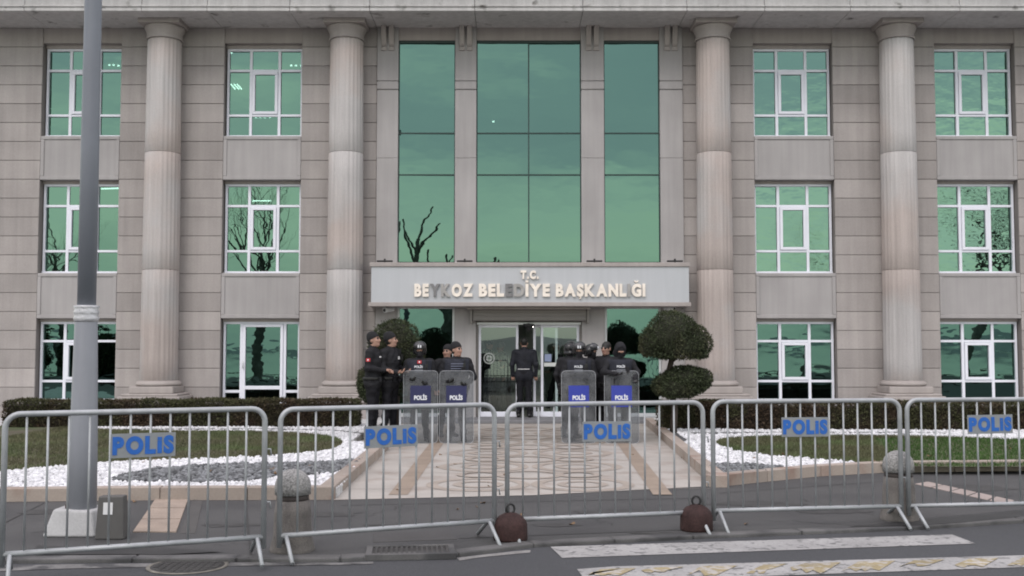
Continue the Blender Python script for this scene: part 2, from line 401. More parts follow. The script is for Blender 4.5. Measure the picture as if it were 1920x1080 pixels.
for q, (px, py, rx, ry) in enumerate(((620, 965, .35, .16), (760, 985, .28, .10), (1160, 960, .45, .16), (1420, 945, .4, .2), (1560, 960, .3, .14), (1830, 915, .5, .25), (90, 960, .3, .2), (430, 985, .22, .12), (880, 975, .16, .07), (1040, 985, .2, .08), (1230, 1000, .25, .06))):
    mb = MB(); blot(mb, px, py, rx, ry, .0031, q); struct(mb.build('pavement_stain', M_grime))
mb = MB()      # slab seams and cracks of the pavement
for (a, b) in (((0, 985), (100, 935)), ((640, 948), (1330, 934)), ((460, 935), (470, 1040)), ((1350, 925), (1700, 900)), ((860, 1010), (1280, 994))):
    p, q = Vector(gnd(*a)), Vector(gnd(*b)); n = Vector((-(q - p).y, (q - p).x)).normalized() * .008
    mb.sheet([tuple(p - n), tuple(q - n), tuple(q + n), tuple(p + n)], .004)
for (a, b) in (((1080, 1028), (1300, 1004)), ((1420, 975), (1620, 985)), ((1100, 965), (1150, 985)), ((60, 1000), (240, 990)), ((400, 1022), (470, 1020)), ((690, 968), (760, 948)), ((1500, 935), (1640, 968)), ((1760, 948), (1900, 930))):
    p, q = Vector(gnd(*a)), Vector(gnd(*b)); d = (q - p); n = Vector((-d.y, d.x)).normalized(); k = 12; prev = p
    for i in range(1, k + 1):
        c = p + d * i / k + n * R.gauss(0, .035); w_ = R.uniform(.002, .006)
        mb.sheet([tuple(prev - n * w_), tuple(c - n * w_), tuple(c + n * w_), tuple(prev + n * w_)], .0041); prev = c
struct(mb.build('pavement_seams', mat('seam dirt', (.035, .034, .034), .9)))

# ------------------------------------------------------------------ walkway and planting beds
BZ = 0.11
wl0, wl1 = gnd(628, 938), gnd(640, 913)
WL = [gnd(626, 937), gnd(717, 853), gnd(775, 808)]
def line_to(a, b, Y):
    return (a[0] + (b[0] - a[0]) * (Y - a[1]) / (b[1] - a[1]), Y)
WLE = line_to(WL[0], WL[2], 22.3)
WR0 = gnd(1338, 914); WR1 = gnd(1219, 805); WRE = line_to(WR0, WR1, 22.3)
LEFT_W = line_to(WL[0], WL[1], 17.0)
walk = [gnd(622, 938), gnd(1000, 929), gnd(1335, 912), WR1, WRE, (WRE[0], 23.30), (-3.0, 23.30), (-3.0, 19.0), (-2.5, 17.2), WL[1]]
mb = MB(); mb.sheet(walk, .004); struct(mb.build('walkway', M_walk))
def wl(fx, Y):        # walkway coordinates: fx -1 left kerb .. 1 right kerb
    l = line_to(WL[0], WL[1], Y)[0]; r = line_to(WR0, WR1, Y)[0]
    return ((l + r) / 2 + fx * (r - l) / 2, Y)
mb = MB()
for sgn in (-1, 1):
    mb.sheet([wl(sgn * .74, 11.75), wl(sgn * .64, 11.75), wl(sgn * .64, 22.0), wl(sgn * .74, 22.0)], .008)
struct(mb.build('walkway_border', M_walkd))
mb = MB()
def ring(cx, cy, ro, ri, sx=1.0, n=40, z=.008, a0=0.0, a1=2 * math.pi):
    for k in range(n):
        a, b = a0 + (a1 - a0) * k / n, a0 + (a1 - a0) * (k + 1) / n
        mb.add([(cx + sx * ri * math.cos(a), cy + ri * math.sin(a), z), (cx + sx * ro * math.cos(a), cy + ro * math.sin(a), z), (cx + sx * ro * math.cos(b), cy + ro * math.sin(b), z), (cx + sx * ri * math.cos(b), cy + ri * math.sin(b), z)], [(0, 1, 2, 3)], R.random())
for j in range(5):
    Y = 12.62 + j * 1.86
    for sgn in (-1, 1):
        cx = wl(sgn * .29, Y)[0]
        ring(cx, Y, .61, .47)
        ring(cx, Y, .30, .20, z=.0096)
    ring(wl(0, Y)[0], Y + .93, .44, .33, z=.0112)
    for sgn in (-1, 1):
        ring(wl(sgn * .29, Y)[0], Y + .93, .30, .20, z=.0128)
struct(mb.build('walkway_mosaic', M_walkg))
mb = MB()
for k in range(7):
    Y = 12.2 + k * 1.55
    p, q = wl(-.98, Y), wl(.98, Y)
    mb.sheet([(p[0], Y), (q[0], Y), (q[0], Y + .012), (p[0], Y + .012)], .0144)
struct(mb.build('walkway_seams', mat('seam stone', (.22, .19, .165), .8)))
mb = MB(); mb.box(-3.2, 3.6, 22.55, 23.60, 0.005, .075); struct(mb.build('threshold_step', mat('grey threshold stone', (.17, .17, .18), .6, .08, 3), bevel=.01))

def kerb_run(name, pts, w, z, m, seg=.9):
    mb = MB()
    for i in range(len(pts) - 1):
        a, b = Vector(pts[i]), Vector(pts[i + 1]); d = b - a; n = max(1, round(d.length / seg)); nr = Vector((-d.y, d.x)).normalized() * w
        for j in range(n):
            p, q = a + d * (j / n), a + d * ((j + 1) / n - .006 / d.length)
            mb.prism([tuple(p), tuple(q), tuple(q + nr), tuple(p + nr)], -.02, z + R.uniform(-.002, .002), R.random())
    return struct(mb.build(name, m, bevel=.008))
KL = [gnd(x, y) for x, y in ((-420, 950), (0, 941), (300, 938), (628, 937))]
KLS = [WL[0], WL[1], line_to(WL[0], WL[1], 17.0)]
KR = [gnd(x, y) for x, y in ((1338, 914), (1440, 903), (1540, 893), (1660, 886), (1920, 883), (2350, 880))]
kerb_run('bed_kerb', KL, .17, .135, M_kerb)
kerb_run('bed_kerb', KLS, .17, .137, M_kerb)
kerb_run('bed_kerb', KR, .17, .133, M_kerb)
kerb_run('bed_kerb', [WRE, WR1, WR0], .17, .139, M_kerb)
bedL = KL + [LEFT_W, (-2.55, 17.0), (-2.55, 23.2), (-16, 23.2), (-16, KL[0][1])]
bedR = [WR0] + KR[1:] + [(16, 23.2), (WRE[0], 23.2), WR1]
bedLi = [(x, y + .1) for x, y in KL] + [(LEFT_W[0] - .12, 17.0), (-2.62, 17.05), (-2.62, 23.2), (-15, 23.2), (-15, KL[0][1] + .1)]
bedRi = [(WR0[0] + .12, WR0[1] + .12)] + [(x, y + .1) for x, y in KR[1:]] + [(15, 23.2), (WRE[0] + .12, 23.2), (WR1[0] + .12, WR1[1])]
mb = MB(); mb.prism(bedLi, 0.0, .095); o = struct(mb.build('pebble_bed', M_wbase))
mb = MB(); mb.prism(bedRi, 0.0, .095); o = struct(mb.build('pebble_bed', M_wbase))
G = lambda pts, z=BZ: [gnd(x, y, z) for x, y in pts]
lawnL = smooth_poly(G([(-420, 797), (-100, 797), (130, 799), (175, 804), (300, 807), (450, 807), (560, 810), (628, 817), (648, 829), (628, 842), (560, 851), (450, 857), (330, 861), (200, 866), (100, 874), (0, 884), (-150, 897), (-420, 915)]), 2)
lawnR = smooth_poly(G([(1340, 829), (1352, 822), (1400, 818), (1500, 816), (1650, 816), (1760, 818), (1860, 822), (1960, 823), (2350, 826), (2350, 872), (1930, 874), (1700, 874), (1655, 871), (1560, 863), (1470, 856), (1400, 848), (1352, 838)]), 2)
darkL = smooth_poly(G([(205, 903), (215, 895), (240, 888), (300, 877), (400, 871), (520, 868), (600, 867), (660, 861), (690, 858), (672, 868), (640, 884), (560, 893), (480, 898), (465, 903), (350, 904)]), 1)
darkR = smooth_poly(G([(1322, 872), (1345, 869), (1430, 870), (1482, 879), (1440, 886), (1345, 892), (1332, 886)]), 1)
darkR2 = G([(1236, 806), (1262, 806), (1290, 824), (1282, 832), (1268, 834)])
darkR3 = G([(1290, 810), (1500, 809), (1700, 809), (1780, 811), (1780, 813), (1700, 812), (1500, 812), (1300, 814)])
darkL2 = G([(230, 803), (500, 802), (640, 806), (690, 812), (690, 815), (640, 809), (500, 805), (230, 806)])
def bed_sheet(name, poly, z, m): mb = MB(); mb.sheet(poly, z); return struct(mb.build(name, m))
bed_sheet('lawn_soil', lawnL, .103, M_soil); bed_sheet('lawn_soil', lawnR, .103, M_soil)
for q in (darkL, darkR, darkR2, darkR3, darkL2): bed_sheet('gravel_bed', q, .100, M_gbase)
greenR = G([(1640, 822), (2350, 822), (2350, 880), (1700, 880)])

ICO_V = None
def ico():
    bm = bmesh.new(); bmesh.ops.create_icosphere(bm, subdivisions=1, radius=1)
    v = np.array([x.co[:] for x in bm.verts]); f = np.array([[q.index for q in p.verts] for p in bm.faces]); bm.free(); return v, f
IV, IF = ico()
def stones(name, poly, excl, n, rmin, rmax, z, m, label, bounds=None):
    p = np.array(poly); lo, hi = p.min(0), p.max(0)
    if bounds: lo = np.maximum(lo, bounds[0]); hi = np.minimum(hi, bounds[1])
    X = NR.uniform(lo[0], hi[0], n * 8); Y = NR.uniform(lo[1], hi[1], n * 8)
    k = inside(poly, X, Y)
    for q in excl: k &= ~inside(q, X, Y)
    X, Y = X[k][:n], Y[k][:n]; n = len(X)
    r = NR.uniform(rmin, rmax, n)
    S = np.stack([r * NR.uniform(.8, 1.3, n), r * NR.uniform(.7, 1.1, n), r * NR.uniform(.6, .9, n)], 1)
    jit = 1 + NR.uniform(-.28, .28, (n, len(IV), 1))
    V = IV[None] * jit * S[:, None, :]
    a = NR.uniform(0, 6.28, n); c, s = np.cos(a)[:, None], np.sin(a)[:, None]
    V = np.stack([V[..., 0] * c - V[..., 1] * s, V[..., 0] * s + V[..., 1] * c, V[..., 2]], 2)
    V += np.stack([X, Y, z + r * NR.uniform(.0, .55, n)], 1)[:, None, :]
    F = IF[None] + (np.arange(n) * len(IV))[:, None, None]
    t = np.repeat(NR.uniform(0, 1, n), len(IV))
    o = np_mesh(name, V.reshape(-1, 3), F.reshape(-1, 3), m, tone=t)
    return tag(o, label, 'stones', kind='stuff')
bl = ((-8.5, 10), (-1.5, 21.0)); br = ((1.5, 10), (10.5, 21.0))
stones('white_pebbles', bedLi, [lawnL, darkL, darkL2], 17000, .013, .034, .095, M_peb, 'white marble pebbles curving round the left lawn', bl)
stones('white_pebbles', bedRi, [lawnR, darkR, darkR2, darkR3], 15000, .013, .034, .095, M_peb, 'white marble pebbles curving round the right lawn', br)
stones('dark_gravel', darkL, [], 3200, .016, .040, .10, M_gpeb, 'dark grey gravel island in front of the left lawn')
stones('dark_gravel', darkR, [], 900, .015, .036, .10, M_gpeb, 'dark grey gravel wedge beside the right walkway kerb')
def blades(name, poly, n, h, m, label, bounds, excl=(), only=None):
    p = np.array(poly); lo = np.maximum(p.min(0), bounds[0]); hi = np.minimum(p.max(0), bounds[1])
    X = NR.uniform(lo[0], hi[0], n * 3); Y = NR.uniform(lo[1], hi[1], n * 3); k = inside(poly, X, Y)
    for q in excl: k &= ~inside(q, X, Y)
    if only is not None: k &= inside(only, X, Y)
    X, Y = X[k][:n], Y[k][:n]; n = len(X)
    a = NR.uniform(0, 6.28, n); w = NR.uniform(.003, .006, n); hh = h * NR.uniform(.4, 1.2, n); lx, ly = NR.normal(0, .5, n) * hh, NR.normal(0, .5, n) * hh
    z = np.full(n, .10)
    V = np.stack([np.stack([X - w * np.cos(a), Y - w * np.sin(a), z], 1), np.stack([X + w * np.cos(a), Y + w * np.sin(a), z], 1), np.stack([X + lx, Y + ly, z + hh], 1)], 1)
    F = np.arange(n * 3).reshape(n, 3)
    return tag(np_mesh(name, V.reshape(-1, 3), F, m, tone=np.repeat(NR.uniform(0, 1, n), 3)), label, 'lawn', kind='stuff')
blades('lawn_grass', lawnL, 60000, .045, M_grass, 'short olive brown winter grass of the left lawn', bl)
blades('lawn_grass', lawnR, 45000, .045, M_grass, 'short olive brown winter grass of the right lawn', br, excl=[greenR])
blades('lawn_grass', lawnR, 25000, .05, M_grassg, 'fresh green grass at the far end of right lawn', br, only=greenR)

# ------------------------------------------------------------------ the town hall
FY = 23.5                                   # front plane of the limestone blocks
def Zf(y, Y=FY): return at(960, y, Y)[2]
def Xf(x, y=425, Y=FY): return at(x, y, Y)[0]
hall = thing('town_hall', (0.4, FY, 0), 'three storey limestone town hall with fluted columns and green mirror windows', 'building', world=True)
SOF = Zf(52)                                # soffit height
XL, XR = -15.5, 15.5
joints = [Zf(88 + 35.45 * k) for k in range(-1, 20)]
bands = [(72, 221), (416, 563), (1416, 1566), (1759, 1911)]          # window bays, px
cx0, cx1 = Xf(705), Xf(1281)
bx = [(Xf(a), Xf(b)) for a, b in bands]
piers = [(XL, bx[0][0]), (bx[0][1], bx[1][0]), (bx[1][1], cx0), (cx1, bx[2][0]), (bx[2][1], bx[3][0]), (bx[3][1], XR)]
for a, b in piers:
    mb = MB(); back_ = MB()
    back_.box(a + .012, b - .012, FY + .035, FY + .45, -.3, SOF + .02)
    zs = [SOF + .0] + [z for z in joints if z < SOF - .05 and z > .1] + [0.0]
    nx = 1 if b - a < 4.2 else max(1, round((b - a) / 2.4))
    for i in range(len(zs) - 1):
        for j in range(nx):
            xa, xb = a + (b - a) * j / nx, a + (b - a) * (j + 1) / nx
            mb.box(xa + (.004 if j else 0), xb - (.004 if j < nx - 1 else 0), FY + R.uniform(-.003, .003), FY + .05, zs[i + 1] + .0045, zs[i] - .0045, R.random())
    mb.build('block_wall', M_block, hall, bevel=.009)
    back_.build('wall_core', M_wall, hall)

# window bays
rows = [(80, 255), (337, 512), (597, 772)]
WY = FY + .20
def window_frame(a, b, zb, zt, name='window', wavy=False, door=False, y=WY):
    m = MB(); w = b - a; h = zt - zb; fo, fm = .05, .062
    m.box(a, b, y, y + .08, zt - fo, zt); m.box(a, b, y - .03, y + .08, zb, zb + fo)
    m.box(a, a + fo, y, y + .08, zb + fo, zt - fo); m.box(b - fo, b, y, y + .08, zb + fo, zt - fo)
    v1, v2 = a + w * .315, a + w * .690
    if door: v1, v2 = a + w * .235, a + w * .80
    th, tl = zt - h * .245, zt - h * .75
    for v in (v1, v2): m.box(v - fm / 2, v + fm / 2, y + .002, y + .078, zb + fo, zt - fo)
    xs = [(a + fo, v1 - fm / 2), (v1 + fm / 2, v2 - fm / 2), (v2 + fm / 2, b - fo)]
    if door:
        zl = zb + .50
        for (p, q) in (xs[0], xs[2]): m.box(p, q, y + .003, y + .077, zl, zl + .06)
        hs = [(zl + .06, zt - fo), (zb + fo, zl)]
    else:
        for (p, q) in xs:
            m.box(p, q, y + .003, y + .077, th - .026, th + .026); m.box(p, q, y + .003, y + .077, tl - .026, tl + .026)
        hs = [(th + .026, zt - fo), (tl + .026, th - .026), (zb + fo, tl - .026)]
    f = m.build(name, M_pvc, hall, bevel=.006)
    s = MB(); p, q = xs[1]; za, zb_ = hs[1] if not door else (zb + fo, zt - fo)
    t = .062; p += .004; q -= .004; za += .004; zb_ -= .004
    s.box(p, q, y - .022, y + .05, zb_ - t, zb_); s.box(p, q, y - .022, y + .05, za, za + t)
    s.box(p, p + t, y - .022, y + .05, za + t, zb_ - t); s.box(q - t, q, y - .022, y + .05, za + t, zb_ - t)
    if door: s.box(p + t, q - t, y - .02, y + .048, za + .52, za + .60)
    s.build('casement' if not door else 'door_leaf', M_pvc, f, bevel=.006)
    g = MB()
    for i, (p, q) in enumerate(xs):
        for k, (za, zb_) in enumerate(hs if not (door and i == 1) else [(zb + fo, zt - fo)]):
            ax, az = R.gauss(0, .0035), R.gauss(0, .0035)
            yy = y + .055 if not (i == 1) else y + .03
            dx, dz = (q - p) / 2, (zb_ - za) / 2
            g.add([(p, yy - dx * ax - dz * az, za), (q, yy + dx * ax - dz * az, za), (q, yy + dx * ax + dz * az, zb_), (p, yy - dx * ax + dz * az, zb_)], [(0, 1, 2, 3)])
    g.build('pane', M_glassw if wavy == 1 else (M_glassd if wavy == 2 else M_glass), f)
    if door:
        hd = MB(); hd.tube([(xs[1][0] + .03, y - .03, zb + 1.05), (xs[1][0] + .03, y - .075, zb + 1.05), (xs[1][0] + .03, y - .075, zb + 1.2)], .012, 6); hd.build('handle', M_alu, f)
    return f
for bi, (a, b) in enumerate(bx):
    zt0, _ = Zf(rows[0][0]), 0
    m = MB(); m.box(a, b, FY + .03, FY + .45, zt0, SOF + .02); m.build('lintel', M_trim, hall)
    for ri, (y0, y1) in enumerate(rows):
        zt, zb = Zf(y0), (Zf(y1) if ri < 2 else 0.42)
        is_door = (bi == 1 and ri == 2)
        window_frame(a + .015, b - .015, zb if not is_door else .10, zt - .09 if ri == 0 else zt - .07, wavy=(1 if (bi >= 2 and ri < 2) else (2 if ri == 2 else 0)), door=is_door)
        m = MB(); m.box(a + .001, b - .001, WY - .02, FY + .44, zt - .088 if ri == 0 else zt - .068, zt - .001)
        m.build('window_head', M_trim, hall)
        if ri < 2:
            zs, ze = zb, Zf(rows[ri + 1][0]); f = .085
            m = MB()
            m.box(a + .004, b - .004, FY + .018, FY + .44, ze, zs)                        # panel
            m.box(a + .004, b - .004, FY - .005, FY + .018, zs - f * .9, zs); m.box(a + .004, b - .004, FY - .005, FY + .018, ze, ze + f)
            m.box(a + .004, a + f, FY - .005, FY + .018, ze + f, zs - f * .9); m.box(b - f, b - .004, FY - .005, FY + .018, ze + f, zs - f * .9)
            m.build('spandrel_panel', M_panel, hall, bevel=.012)
    m = MB(); m.box(a + .004, b - .004, FY + .02, FY + .44, -.2, .42 if bi != 1 else .10); m.build('plinth_panel', M_panel, hall)

# columns
cpx = [(311, 296), (652, 644), (1334, 1345), (1679, 1694)]
CY = FY - .30
for i, (pt, pb) in enumerate(cpx):
    xc = (at(pt, 70, CY)[0] + at(pb, 700, CY)[0]) / 2
    zb_, zt = Zf(716, CY - .45), SOF - .30
    ht = zt - zb_
    mb = MB(); prof = []
    z1, z2 = Zf(505, CY - .36), Zf(283, CY - .36)
    def rad(z): return .398 - .036 * ((z - zb_) / ht) ** 1.3
    tn = [R.uniform(0, .35), R.uniform(.5, .8), R.uniform(.7, 1)]
    for (a, b, t) in ((zb_, z1, tn[0]), (z1 + .006, z2, tn[1]), (z2 + .006, zt - .10, tn[2])):
        n = 96; pr = [(rad(a) - .006, a)] + [(rad(a + (b - a) * k / 5), a + .006 + (b - a - .012) * k / 5) for k in range(6)] + [(rad(b) - .006, b)]
        mb.lathe(pr, xc, CY, n, flute=.040, flutes=24, tone=t)
    mb.lathe([(rad(zt) + .01, zt - .10), (rad(zt) + .012, zt)], xc, CY, 48)
    mb.lathe([(rad(zb_) * .93, zb_), (rad(zt) * .93, zt - .1)], xc, CY, 32)
    sh = mb.build('column', M_col, hall)
    mb = MB(); r = rad(zt)
    mb.lathe([(r + .012, zt - .10), (r + .035, zt - .09), (r + .035, zt - .07), (r + .015, zt - .06), (r + .012, zt + .0), (r + .02, zt + .06), (r + .055, zt + .13), (r + .07, zt + .17), (r + .062, zt + .199)], xc, CY, 48)
    mb.box(xc - .45, xc + .45, CY - .45, CY + .29, zt + .20, SOF + .03)
    mb.build('capital', M_trim, sh, bevel=.012)
    mb = MB(); r = rad(zb_)
    mb.lathe([(r + .0, zb_ + .02), (r + .03, zb_ + .01), (r + .075, zb_ - .02), (r + .085, zb_ - .055), (r + .07, zb_ - .09), (r + .02, zb_ - .10)], xc, CY, 48)
    mb.box(xc - .47, xc + .47, CY - .50, CY + .29, zb_ - .25, zb_ - .10)
    mb.box(xc - .60, xc + .60, CY - .62, CY + .29, zb_ - .30, zb_ - .25)
    mb.box(xc - .66, xc + .66, CY - .68, CY + .29, zb_ - .44, zb_ - .30)
    mb.box(xc - .60, xc + .60, CY - .62, CY + .29, -.1, zb_ - .44)
    mb.build('base', M_trim, sh, bevel=.02)

# entablature with joints
EY = FY - 1.2
mb = MB()
jx = [-16] + [at(p, 10, EY)[0] for p in (-290, -110, 45, 265, 388, 543, 693, 890, 1093, 1288, 1434, 1595, 1800, 2010, 2220)] + [16]
zs = SOF
for i in range(len(jx) - 1):
    a, b = jx[i] + .004, jx[i + 1] - .004; t = R.random()
    mb.box(a, b, EY, FY + .4, zs, zs + .085, t)
    mb.box(a, b, EY - .03, FY + .4, zs + .085, zs + .125, t)
    mb.box(a, b, EY + .03, FY + .4, zs + .125, zs + .60, t)
    mb.box(a, b, EY - .12, FY + .4, zs + .60, zs + .75, t)
    mb.box(a, b, EY - .45, FY + .4, zs + .75, zs + .98, t)
mb.build('cornice', M_corn, hall, bevel=.012)

# centre: pilasters, brackets, glazing
ppx = [(706, 746), (853, 893), (1090, 1133), (1238, 1281)]
pil = [(Xf(a, 300, FY - .05), Xf(b, 300, FY - .05)) for a, b in ppx]
PY = FY - .05
for (a, b) in pil:
    m = MB(); zj, zb1, zb2 = Zf(296, PY), Zf(152, PY), Zf(168, PY)
    m.box(a, b, PY, FY + .45, -.1, Zf(574, PY)); m.box(a, b, PY, FY + .45, Zf(574, PY) + .004, zj - .004); m.box(a, b, PY, FY + .45, zj, zb2 - .012)
    m.box(a + .01, b - .01, PY + .02, FY + .45, zb2 - .012, zb2 + .012)
    m.box(a, b, PY - .01, FY + .45, zb2 + .012, zb1 - .012); m.box(a + .01, b - .01, PY + .02, FY + .45, zb1 - .012, zb1 + .012)
    m.box(a, b, PY, FY + .45, zb1 + .012, SOF + .02)
    p = m.build('pilaster', M_panel, hall, bevel=.008)
    c = (a + b) / 2
    for s in (-1, 1):
        q = MB(); xx = c + s * .085; zt = SOF + .02; zb_ = Zf(88, PY); d = .055
        q.add([(xx - d, PY, zb_), (xx + d, PY, zb_), (xx - d, PY - .045, zb_ + .05), (xx + d, PY - .045, zb_ + .05), (xx - d, PY - .16, zt), (xx + d, PY - .16, zt), (xx - d, PY, zt), (xx + d, PY, zt)],
              [(0, 1, 3, 2), (2, 3, 5, 4), (4, 5, 7, 6), (0, 2, 4, 6), (1, 7, 5, 3), (0, 6, 7, 1)])
        q.box(xx - d - .008, xx + d + .008, PY - .035, PY, zb_ - .085, zb_ - .004)
        q.build('bracket', M_trim, p, bevel=.006)
GY = FY + .06
strips = [(pil[0][1], pil[1][0]), (pil[1][1], pil[2][0]), (pil[2][1], pil[3][0])]
zt_, zm1, zm2, zb_ = Zf(77, GY), Zf(250, GY), Zf(328, GY), Zf(491, GY)
for i, (a, b) in enumerate(strips):
    m = MB(); m.box(a, b, FY + .0, FY + .45, zt_, SOF + .02); m.build('lintel', M_trim, hall)
    m = MB(); t = .014
    m.box(a, b, GY - .02, GY + .06, zt_ - .05, zt_ - .002); m.box(a, a + .022, GY - .02, GY + .06, zb_, zt_ - .05); m.box(b - .022, b, GY - .02, GY + .06, zb_, zt_ - .05)
    xs = [a + .022, b - .022] if i != 1 else [a + .022, (a + b) / 2 - t, (a + b) / 2 + t, b - .022]
    for z in (zm1, zm2): m.box(a + .022, b - .022, GY - .018, GY + .05, z - t, z + t)
    if i == 1: 
        for (za, zc) in ((zb_, zm2 - t), (zm2 + t, zm1 - t), (zm1 + t, zt_ - .05)): m.box(xs[1], xs[2], GY - .018, GY + .05, za, zc)
    f = m.build('glazing_strip', M_dark, hall)
    g = MB()
    for k in range(0, len(xs), 2):
        p, q = xs[k], xs[k + 1]
        for (za, zc) in ((zb_, zm2 - t), (zm2 + t, zm1 - t), (zm1 + t, zt_ - .05)):
            ax, az = R.gauss(0, .0015) + (.018 if i == 0 else 0), R.gauss(0, .0015); dx, dz = (q - p) / 2, (zc - za) / 2; yy = GY + .01
            g.add([(p, yy - dx * ax - dz * az, za), (q, yy + dx * ax - dz * az, za), (q, yy + dx * ax + dz * az, zc), (p, yy - dx * ax + dz * az, zc)], [(0, 1, 2, 3)])
    g.build('pane', M_glass, f)
# ground floor side glazing
zg = Zf(574, GY)
for i in (0, 2):
    a, b = strips[i]; m = MB()
    m.box(a, a + .05, GY - .02, GY + .06, .16, zg); m.box(b - .05, b, GY - .02, GY + .06, .16, zg); m.box(a, b, GY - .02, GY + .06, .08, .16)
    m.box(a + .05, b - .05, GY - .018, GY + .05, zg - .06, zg)
    f = m.build('side_glazing', M_alu, hall, bevel=.004)
    g = MB(); g.add([(a + .05, GY + .01, .16), (b - .05, GY + .01, .16), (b - .05, GY + .01, zg - .06), (a + .05, GY + .01, zg - .06)], [(0, 1, 2, 3)]); g.build('pane', M_glassd, f)

# fascia above the entrance
SY = FY - .62
def Xs(x, Y=SY): return at(x, 535, Y)[0]
zs0, zs1 = Zf(567, SY), Zf(500, SY)
m = MB(); m.box(Xs(696), Xs(1292), SY, FY + .3, zs0, zs1)
fascia = m.build('name_board', M_sign, hall, bevel=.006)
m = MB(); m.box(Xs(693), Xs(1294), SY - .03, FY + .3, zs1, zs1 + .09); m.build('top_ledge', M_trim, fascia, bevel=.01)
m = MB(); m.box(Xs(691), Xs(1295), SY - .05, FY + .3, zs0 - .085, zs0); m.build('bottom_ledge', M_trim, fascia, bevel=.01)
def letter_mesh(ch, cap, depth):
    """one raised capital; dotted, breve and cedilla marks are added as solids"""
    base = {'İ': 'I', 'Ğ': 'G', 'Ş': 'S'}.get(ch, ch); sz = cap / .682
    me, a = glyph(base, sz, .056, depth)
    a[:, 0] -= a[:, 0].min(); a[:, 1] *= cap / max(a[:, 1].max(), cap * .98) if base != '.' else 1
    vs = [tuple(p) for p in a]; fs = [tuple(p.vertices) for p in me.polygons]; w = a[:, 0].max(); bpy.data.meshes.remove(me)
    m = MB(); m.v = vs; m.f = fs; m.t = [.5] * len(vs); m.smooth = [False] * len(fs); d = depth / 2
    def solid(pts):
        n = len(pts); m.add([(x, y, -d) for x, y in pts] + [(x, y, d) for x, y in pts], [tuple(reversed(range(n))), tuple(range(n, 2 * n))] + [(i, (i + 1) % n, n + (i + 1) % n, n + i) for i in range(n)])
    if ch == 'İ': solid([(0, cap * 1.10), (w, cap * 1.10), (w, cap * 1.28), (0, cap * 1.28)])
    if ch == 'Ğ':
        A = np.linspace(math.pi * 1.12, math.pi * 1.88, 9); c = w / 2
        solid([(c + cap * .27 * math.cos(t), cap * 1.34 + cap * .24 * math.sin(t)) for t in A] + [(c + cap * .17 * math.cos(t), cap * 1.34 + cap * .13 * math.sin(t)) for t in A[::-1]])
    if ch == 'Ş': solid([(w * .42, -cap * .03), (w * .58, -cap * .03), (w * .66, -cap * .15), (w * .55, -cap * .26), (w * .32, -cap * .26), (w * .32, -cap * .18), (w * .48, -cap * .17), (w * .50, -cap * .12)])
    return m, w
def spell(txt, x0, x1, zbase, cap, gold):
    ms = [letter_mesh(ch, cap, .045) for ch in txt]; tot = sum(w for _, w in ms); gap = (x1 - x0 - tot) / (len(txt) - 1) if len(txt) > 1 else 0; k = 1.0
    if gap < .10 * cap: gap = .10 * cap; k = (x1 - x0 - gap * (len(txt) - 1)) / tot
    if gap > .14 * cap: gap = .14 * cap; k = (x1 - x0 - gap * (len(txt) - 1)) / tot
    x = x0
    for (m, w), g in zip(ms, gold):
        m.v = [(a * k, -c, b) for a, b, c in m.v]
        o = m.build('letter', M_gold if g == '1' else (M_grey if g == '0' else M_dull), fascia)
        o.location = (x, SY - .026, zbase); o.rotation_euler = (R.gauss(0, .008), R.gauss(0, .004), R.gauss(0, .008)); x += w * k + gap
zc = Zf(554.5, SY - .04); cap = Zf(532, SY - .04) - zc; X4 = lambda p: Xs(p, SY - .04)
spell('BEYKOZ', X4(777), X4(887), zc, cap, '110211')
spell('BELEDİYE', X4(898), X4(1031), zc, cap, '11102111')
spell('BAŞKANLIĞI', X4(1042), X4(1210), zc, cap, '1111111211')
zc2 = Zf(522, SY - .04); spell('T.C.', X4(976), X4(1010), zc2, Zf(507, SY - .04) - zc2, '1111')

# shutter box and door
a, b = strips[1]
m = MB(); zt, zb = zs0 - .088, Zf(601, FY - .25)
m.box(Xf(886, 590, FY - .25), Xf(1100, 590, FY - .25), FY - .22, FY + .2, zb, zt - .05)
for k in range(4): m.box(Xf(886, 590, FY - .25) + .02, Xf(1100, 590, FY - .25) - .02, FY - .228, FY - .21, zb + .03 + k * .075, zb + .03 + k * .075 + .06)
box = m.build('shutter_box', M_shut, hall, bevel=.006)
m = MB(); m.box(Xf(876, 576, FY - .45), Xf(1108, 576, FY - .45), FY - .42, FY + .1, zt - .05, zt - .002); m.build('lip', M_trim, box, bevel=.006)
for s in (0, 1):
    xx = Xf(886, 590, FY - .25) - .055 if s == 0 else Xf(1100, 590, FY - .25) + .005
    m = MB(); m.box(xx, xx + .05, FY - .26, FY + .0, zb - .07, zt - .052); m.build('end_plate', M_shut, box, bevel=.004)
DY = FY + .10; zd = Zf(609, DY)
x_ = lambda p: Xf(p, 690, DY)
m = MB(); m.box(a, b, DY - .08, DY + .14, zd, zb + .05); m.box(a, a + .05, DY - .05, DY + .1, .075, zd); m.box(b - .05, b, DY - .05, DY + .1, .075, zd)
ent = m.build('entrance', M_shut, hall, bevel=.004)
m = MB(); m.box(a + .02, b - .02, DY - .10, DY - .081, zd + .0, zd + .05); m.build('door_rail', M_alu, ent)
def leaf(p, q, y, name='door_leaf'):
    m = MB(); w = .055
    m.box(p, p + w, y, y + .045, .08, zd); m.box(q - w, q, y, y + .045, .08, zd); m.box(p + w, q - w, y, y + .045, .08, .19); m.box(p + w, q - w, y, y + .045, zd - .06, zd)
    f = m.build(name, M_pvc, ent, bevel=.004)
    g = MB(); g.add([(p + w, y + .022, .19), (q - w, y + .022, .19), (q - w, y + .022, zd - .06), (p + w, y + .022, zd - .06)], [(0, 1, 2, 3)])
    g.build('door_glass', M_clear, ent)
    return f
